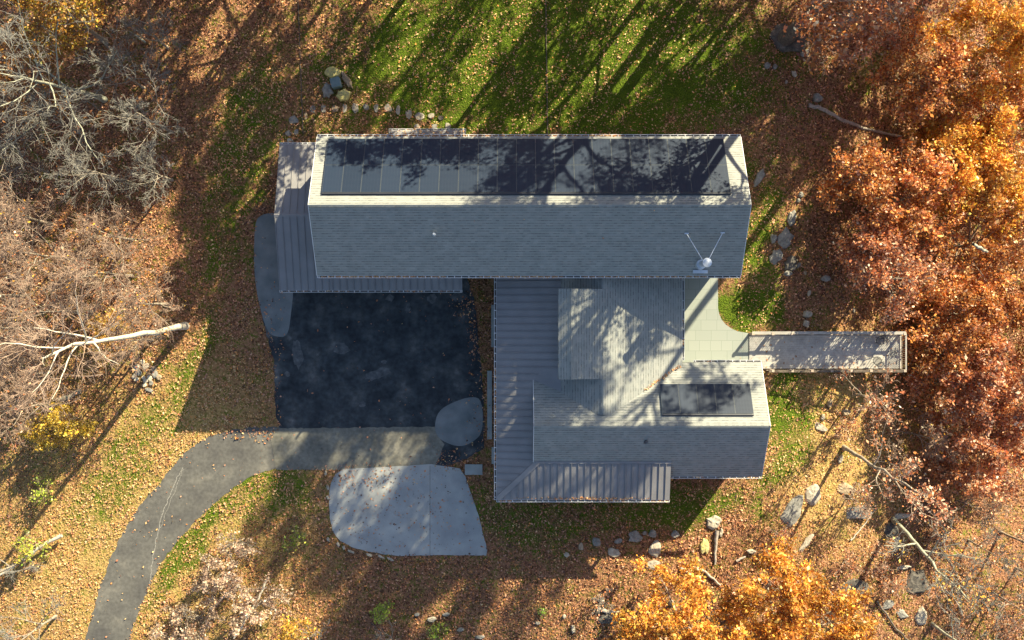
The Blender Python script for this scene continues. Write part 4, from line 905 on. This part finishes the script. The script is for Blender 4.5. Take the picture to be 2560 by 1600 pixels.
bush('bush', 962, 1520, 1.3, .75, 88, 500, GB, (3,3,1,1), 'bright green shrub below the turning pad')
bush('bush', 1092, 1580, 1.2, .7, 89, 450, GB, (3,3,1,1), 'green shrub at the bottom edge near white rock')
bush('bush', 1356, 1525, .6, .25, 90, 160, [(.35,.55,.08),(.25,.42,.05)], (1,1), 'small bright green tuft in leaf litter', lsize=.09)
bush('bush', 2165, 165, 2.6, 1.5, 91, 1300, [(.22,.20,.04),(.32,.28,.06),(.40,.33,.08),(.14,.12,.03)], (3,3,2,2), 'olive green bush under the copper oaks at upper right')
for i,(px,py,h,sp,lb) in enumerate([(2480,1480,6,2.4,'grey twiggy tree right of the white branched tree'),(2420,1350,5,2.0,'thin twiggy tree above the white branched tree'),(2540,1420,6,2.2,'twiggy tree at the right edge of the rocky slope'),(2270,1080,5,1.8,'twiggy sapling between the deck and the leaning trunk'),(2200,1150,4,1.5,'small twiggy sapling beside the leaning grey trunk'),(2390,1250,5,1.9,'twiggy sapling at the tip of the leaning grey trunk'),(2120,1240,3,1.2,'low twiggy sapling over the brown ledge')]):
    x,y,_ = P(px,py); tree('bare_tree', x, y, h, .06, .25, sp, 300+i, lb, 'tree', 'bare saplings on the rocky slope', nl=9, nb=7, ns=6, nt=3, rt=.009, nleaf=250, lsize=.11, pal=RED+YEL[:1], wts=(1,1,1,1,1,1), twigm='twig_grey' if i < 3 else 'twig')
bush('bush', 2105, 1065, 1.4, .9, 93, 250, RED, (1,1,1,1,1), 'low brown bush south of the deck')
PL = [(.60,.40,.27),(.66,.49,.35),(.48,.29,.18),(.68,.55,.42)]
for i,(px,py,h,rad,n,lb) in enumerate([(560,1430,2.6,1.9,2600,'pale peach leaved beech bush right of the driveway'),(655,1500,2.8,2.0,2600,'pale leaved beech bush with crossing branches at bottom'),(500,1540,2.4,1.7,1800,'pale leaved beech bush beside the driveway bottom'),(430,1590,2.2,1.5,1200,'pale leaved beech bush at the bottom edge by the driveway'),(600,1350,2.0,1.3,900,'uppermost pale leaved beech bush near the green verge')]):
    bush('beech_bush', px, py, h, rad, 100+i, n, PL, (3,3,2,2), lb, .12, group='pale leaved beech bushes', twigm='twig_grey')
for i,(px,py,rd,lb) in enumerate([(2330,1330,1.5,'brown brush above the white branched tree trunk'),(2410,1440,1.5,'brown brush right of the curved pale trunk'),(2180,1400,1.1,'brown brush left of the curved pale trunk'),(2110,1400,1.0,'brown brush above the tip of the lower oaks'),(2480,1240,1.6,'brown brush at the foot of the east wood by the right edge'),(2300,1240,1.3,'brown brush between the two fallen looking trunks'),
        (2190,1050,1.2,'brown brush on the golden slope below the deck end'),(2270,1180,1.2,'brown brush under the tip of the upper curved trunk'),(2520,1560,1.6,'brown brush in the lower right corner'),(2220,1450,1.1,'brown brush beside the dark broken rocks'),(1940,1330,.8,'low brown brush below the largest ledge slab'),(2380,1560,1.3,'brown brush under the grey corner tree')]):
    bush('brush', px, py, 1.5, rd, 400+i, 420, RED+[(.30,.16,.08)], (1,1.5,1,2,.6,2), lb, .1, group='brown brush on the rocky slope', twigm='twig')
for i,(px,py,lb) in enumerate([(800,1590,'bare twiggy bush at the bottom edge left of the green shrub'),(1500,1500,'bare brush pile left of the orange oak'),(980,1590,'bare white twigs at the bottom edge')]):
    bush('bare_bush', px, py, 1.6, 1.2, 110+i, 120, RED, (1,1,1,1,1), lb, .1, group='bare brush along the bottom', twigm='twig_grey')

# logs
def log(pts, r0, r1, label, mat='deadwood', z=.12, zs_=None):
    Q = np.array([P(a, b) for a, b in pts], float); Q[:,2] += z
    if zs_ is not None: Q[:,2] += np.array(zs_)
    base = Q[0].copy(); base[2] -= z; k = len(Q)
    tt = np.linspace(0, 1, 4*k); Qi = np.stack([np.interp(tt, np.linspace(0,1,k), Q[:,j]) for j in range(3)], 1); Qi[1:-1,:2] += rng.normal(0,.03,(len(tt)-2,2))
    V, F = tubes((Qi-base)[None], np.linspace(r0, r1, len(tt))[None]*rng.uniform(.9,1.1,(1,len(tt))), 8)
    tag(link('fallen_log', np_mesh('fallen_log', V, F, smooth=True), M[mat], None, base), label, 'log')
log([(2020,264),(2048,270),(2100,297),(2160,322),(2250,342)], .13, .08, 'long thin shaded log right of the round pale rock')
log([(0,1440),(60,1398),(110,1362),(163,1334)], .06, .12, 'pale leaning log at the left edge over leaves', 'bark_pale', .5)
log([(1792,1325),(1788,1370),(1786,1410)], .12, .06, 'upright weathered log below the pale rounded boulder')
log([(1700,1418),(1725,1435),(1760,1455)], .10, .05, 'left one of the broken sticks above the orange oak'); log([(1735,1415),(1765,1430),(1800,1462)], .11, .05, 'middle one of the broken sticks above the orange oak')
log([(1840,1402),(1862,1392)], .08, .06, 'short pale stick right of the broken sticks'); log([(1492,1522),(1550,1530)], .13, .1, 'short grey log left of the orange oak')
log([(340,88),(366,108)], .07, .06, 'short pale log under the yellow corner tree', 'bark_lichen'); log([(115,1015),(150,1000),(205,978)], .18, .13, 'thick lichened log above the yellow bush', 'bark_lichen')
log([(535,1515),(560,1490),(604,1458)], .05, .09, 'pale stripped log among the beech bushes', 'bark_pale', .35); log([(590,1590),(640,1510),(675,1440)], .05, .08, 'second pale log crossing the beech bushes', 'bark_pale', .5)
log([(2125,1350),(2160,1310),(2190,1270)], .05, .03, 'thin stick on the wide grey ledge'); log([(2190,1500),(2230,1560),(2270,1600)], .07, .05, 'dark stick running off the lower right edge', 'bark_dark')
log([(2330,628),(2362,645)], .10, .09, 'short pale log in the gap of the orange crowns','bark_lichen',6)

# trees beyond the frame whose shadows fall into it
GO = 'trees beyond the top edge that shade the lawn'
off = [(4.5,22.0,15,4.8,120,11000),(-3.5,23.5,14,4.4,121,11000),(11.5,24,15,4.2,122,7000),(-1,33,16,4.8,123,9000),(8.5,34,17,4.8,124,8000),(-12,27,12,4.4,126,9000),(-20,27.5,12.5,4.6,127,9000),(-9,36,14,5,128,7000),
       (13,22.0,24,5.4,139,6500),(20.5,21,28,5.8,134,11000),(27,21.5,31,6,129,11000),(18,30,26,5.6,125,6000),(-27,22,11,4.0,131,8000),(-31,13.5,9,3.4,133,4000),(-17,33,15,5,136,8000),(-26,31,15,5,137,8000),(26,34,24,6,138,5000),
       (17.5,24.0,11,3.8,140,11000),(24,28,14,4.4,141,12000),(29,27.5,17,4.8,147,12000),(34,33,19,5,148,9000),(12,29.5,10,3.6,146,6000),(-13,21.8,9,3.3,142,5500),(-19.5,21.5,9,3.3,143,5500),(-6.5,22,9.5,3.2,144,4000)]
for i,(x,y,h,sp,sd_,n) in enumerate(off):
    tree('woodland_tree', x, y, h, .22 if h < 20 else .38, .4 if h < 20 else (.62 if h < 27 else .7), sp, sd_, 'tree beyond the top edge, known by its shadow on the lawn', 'tree', GO, nl=12, nb=7, ns=5, nleaf=n, lsize=.2, pal=OAK, wts=(4,3,3,2,1.5,1.5), bark='bark_dark', lspread=.2, rt=.02)

# ------------------------------------------------------------------ fallen leaves
def poly_in(px, py, pts):
    ins = np.zeros(px.shape, bool); n = len(pts); j = n-1
    for i in range(n):
        xi, yi = pts[i]; xj, yj = pts[j]
        c = ((yi > py) != (yj > py)) & (px < (xj-xi)*(py-yi)/(yj-yi+1e-12)+xi); ins ^= c; j = i
    return ins
r = np.random.default_rng(99)
N = 520000
lx = r.uniform(-35, 35, N); ly = r.uniform(-23, 24, N); g = grass_mask(lx, ly)
px = 1280+lx*S(0); py = 800-ly*S(0)
dens = 1-.66*np.clip(g*1.5, 0, 1)
px0, py0 = px, py; px = px+7*vnoise(lx, ly, 9, 61)+r.normal(0,3.2,N); py = py+7*vnoise(lx, ly, 9, 62)+r.normal(0,3.2,N)
paved = poly_in(px, py, drive) | poly_in(px, py, court) | poly_in(px, py, lower) | poly_in(px, py, pad1) | poly_in(px, py, pad2) | poly_in(px0, py0, patio)
px, py = px0, py0
edge_n = vnoise(lx, ly, 2.5, 21)
pd = np.full(N, .012); pd = np.where(poly_in(px, py, court), .006, pd)
pd = np.where(poly_in(px,py,court)&((px < 712)|(px > 1165)), .10, pd); pd += .5*(blob(px, py, 900, 1185, 90, 26, 0, .6))*(edge_n > -.1)+.5*blob(px, py, 620, 1085, 90, 18, -6, .7)*(edge_n > 0)+.45*blob(px, py, 1130, 1150, 34, 26, 0, .5)+.6*blob(px, py, 1195, 830, 16, 60, 10, .5)+.5*blob(px, py, 660, 1020, 30, 80, 0, .6)+.4*blob(px,py,1175,770,40,30,0,.6)+.10*blob(px,py,990,1280,160,100,0,.5)
dens = np.where(paved, pd, dens)
inh = ((lx > -10.3) & (lx < 12.2) & (ly > 2.9) & (ly < 9.6)) | ((lx > 1.6) & (lx < 13.6) & (ly > -8.3) & (ly < 3)) 
dens[inh] = 0
dens = np.where((lx > 14.3)&(lx < 23.45)&(ly > -2.95)&(ly < -.9), 0, dens)
dens = dens*np.where(paved, 1, np.clip(.8+1.3*vnoise(lx, ly, 1.6, 77)*vnoise(lx,ly,.6,78)*4+.5*vnoise(lx, ly, 4, 79), .15, 1)); keep = r.random(N) < dens; lx = lx[keep]; ly = ly[keep]; g = g[keep]; pk = paved[keep]; px = px[keep]; py = py[keep]
n = len(lx); zz = gz(lx, ly)+.035+r.uniform(0,.05,n)
c = np.stack([lx, ly, zz], 1); patch = vnoise(lx, ly, .8, 44)+.7*blob(px, py, 1000, 1450, 480, 150, 0, .5)+.5*blob(px, py, 250, 250, 300, 260, 0, .5)+.5*blob(px, py, 2000, 350, 150, 330, 0, .5)
PAL = np.array([(.57,.33,.14),(.43,.175,.085),(.25,.095,.05),(.54,.28,.175),(.62,.42,.20),(.09,.045,.03),(.58,.24,.07)])
gold = np.clip(blob(px, py, 400, 1230, 150, 420, 28, .5)+.8*blob(px, py, 180, 1450, 200, 220, 0, .5)+.8*blob(px, py, 2120, 1100, 200, 260, 0, .5)+.5*blob(px,py,620,250,120,260,20,.5), 0, 1)[:,None]
base_w = np.array([1.2,2.4,2.4,1.8,.7,2.0,.8])[None]; gold_w = np.array([3.5,1.2,.5,1.4,2.8,.3,1.2])[None]; lawn_w = np.array([1.5,.9,.4,3.0,2.5,.2,1.0])[None]
base_w = base_w*np.array([.8,1.1,1,1.7,.7,1.1,1.3])[None]; W = base_w*(1-gold)+gold_w*gold; lw = np.clip(g*1.3, 0, 1)[:,None]; W = W*(1-lw)+lawn_w*lw
W = W*(1+np.stack([0*patch,0*patch,2*np.maximum(patch,0),1.5*np.maximum(-patch,0),1.2*np.maximum(-patch,0),2.5*np.maximum(patch,0),2.5*np.maximum(patch,0)],1))
V, F, col = leafquads(r, c, .092, PAL, W, .65)
tag(link('fallen_leaves', np_mesh('fallen_leaves', V, F, col), M['litter']), 'dry brown and tan leaves covering woodland floor and lawn', 'leaves', kind='stuff')
# leaves lying in the gutters and on the lower roofs
cs = []
def gl(a, b, o, wd, t0, t1, per):
    L = (b-a).length*(t1-t0); k = int(L*per); t = r.uniform(t0, t1, k); q = np.array(a)[None]+(np.array(b)-np.array(a))[None]*t[:,None]
    q = q+np.array(o)[None]*r.uniform(.02, wd-.02, k)[:,None]; q[:,2] += r.uniform(-.08,-.02,k); cs.append(q)
for gi, (a, b, o, wd) in enumerate(GUT):
    L = (b-a).length
    for _ in range(max(1, int(L/2))):
        t0 = r.uniform(0,.9); gl(a, b, o, wd, t0, min(1, t0+r.uniform(.05,.2)), [75,60,14,20,30,45,55,55,60][min(gi,8)])
q = np.stack([r.uniform(-10.5,12.4,40), r.uniform(2.6,10,40)], 1); cs.append(np.stack([q[:,0], q[:,1], np.where(q[:,1]>RY, zn(q[:,1]), zs(q[:,1]))+.05], 1)[:10])
k = 260; xx = r.normal(4.4,1.6,k); cs.append(np.stack([xx, SY+.03+np.abs(r.normal(0,.09,k)), np.full(k, WZ+.05)], 1)[(xx > 0)&(xx < 8.8)])
k = 150; u = r.uniform(0,1,k); cs.append(np.stack([7.4+u*2.2+r.normal(0,.08,k), -3.95+u*1.4+r.normal(0,.05,k), zwn(-3.95+u*1.4)+.1], 1))
k = 110; cs.append(np.stack([r.uniform(-7,-2.7,k), 10.85-np.abs(r.normal(0,.25,k)), np.full(k,3.2)], 1))
c = np.concatenate(cs)
V, F, col = leafquads(r, c, .10, [(.62,.34,.14),(.50,.24,.11),(.66,.48,.28),(.32,.16,.09)], (3,3,2,2), .6)
tag(link('gutter_leaves', np_mesh('gutter_leaves', V, F, col), M['litter']), 'orange dead leaves lying in the roof gutters', 'leaves', kind='stuff')
k = 70; c = np.stack([r.uniform(14.4,23.3,k), -2.85+1.85*r.uniform(0,1,k)**2, np.full(k,DT+.02)], 1)
V, F, col = leafquads(r, c, .09, [(.62,.34,.14),(.40,.20,.09),(.30,.16,.09)], (3,3,2), .9)
tag(link('deck_leaves', np_mesh('deck_leaves', V, F, col), M['litter']), 'dead leaves scattered on the deck boards', 'leaves', kind='stuff')
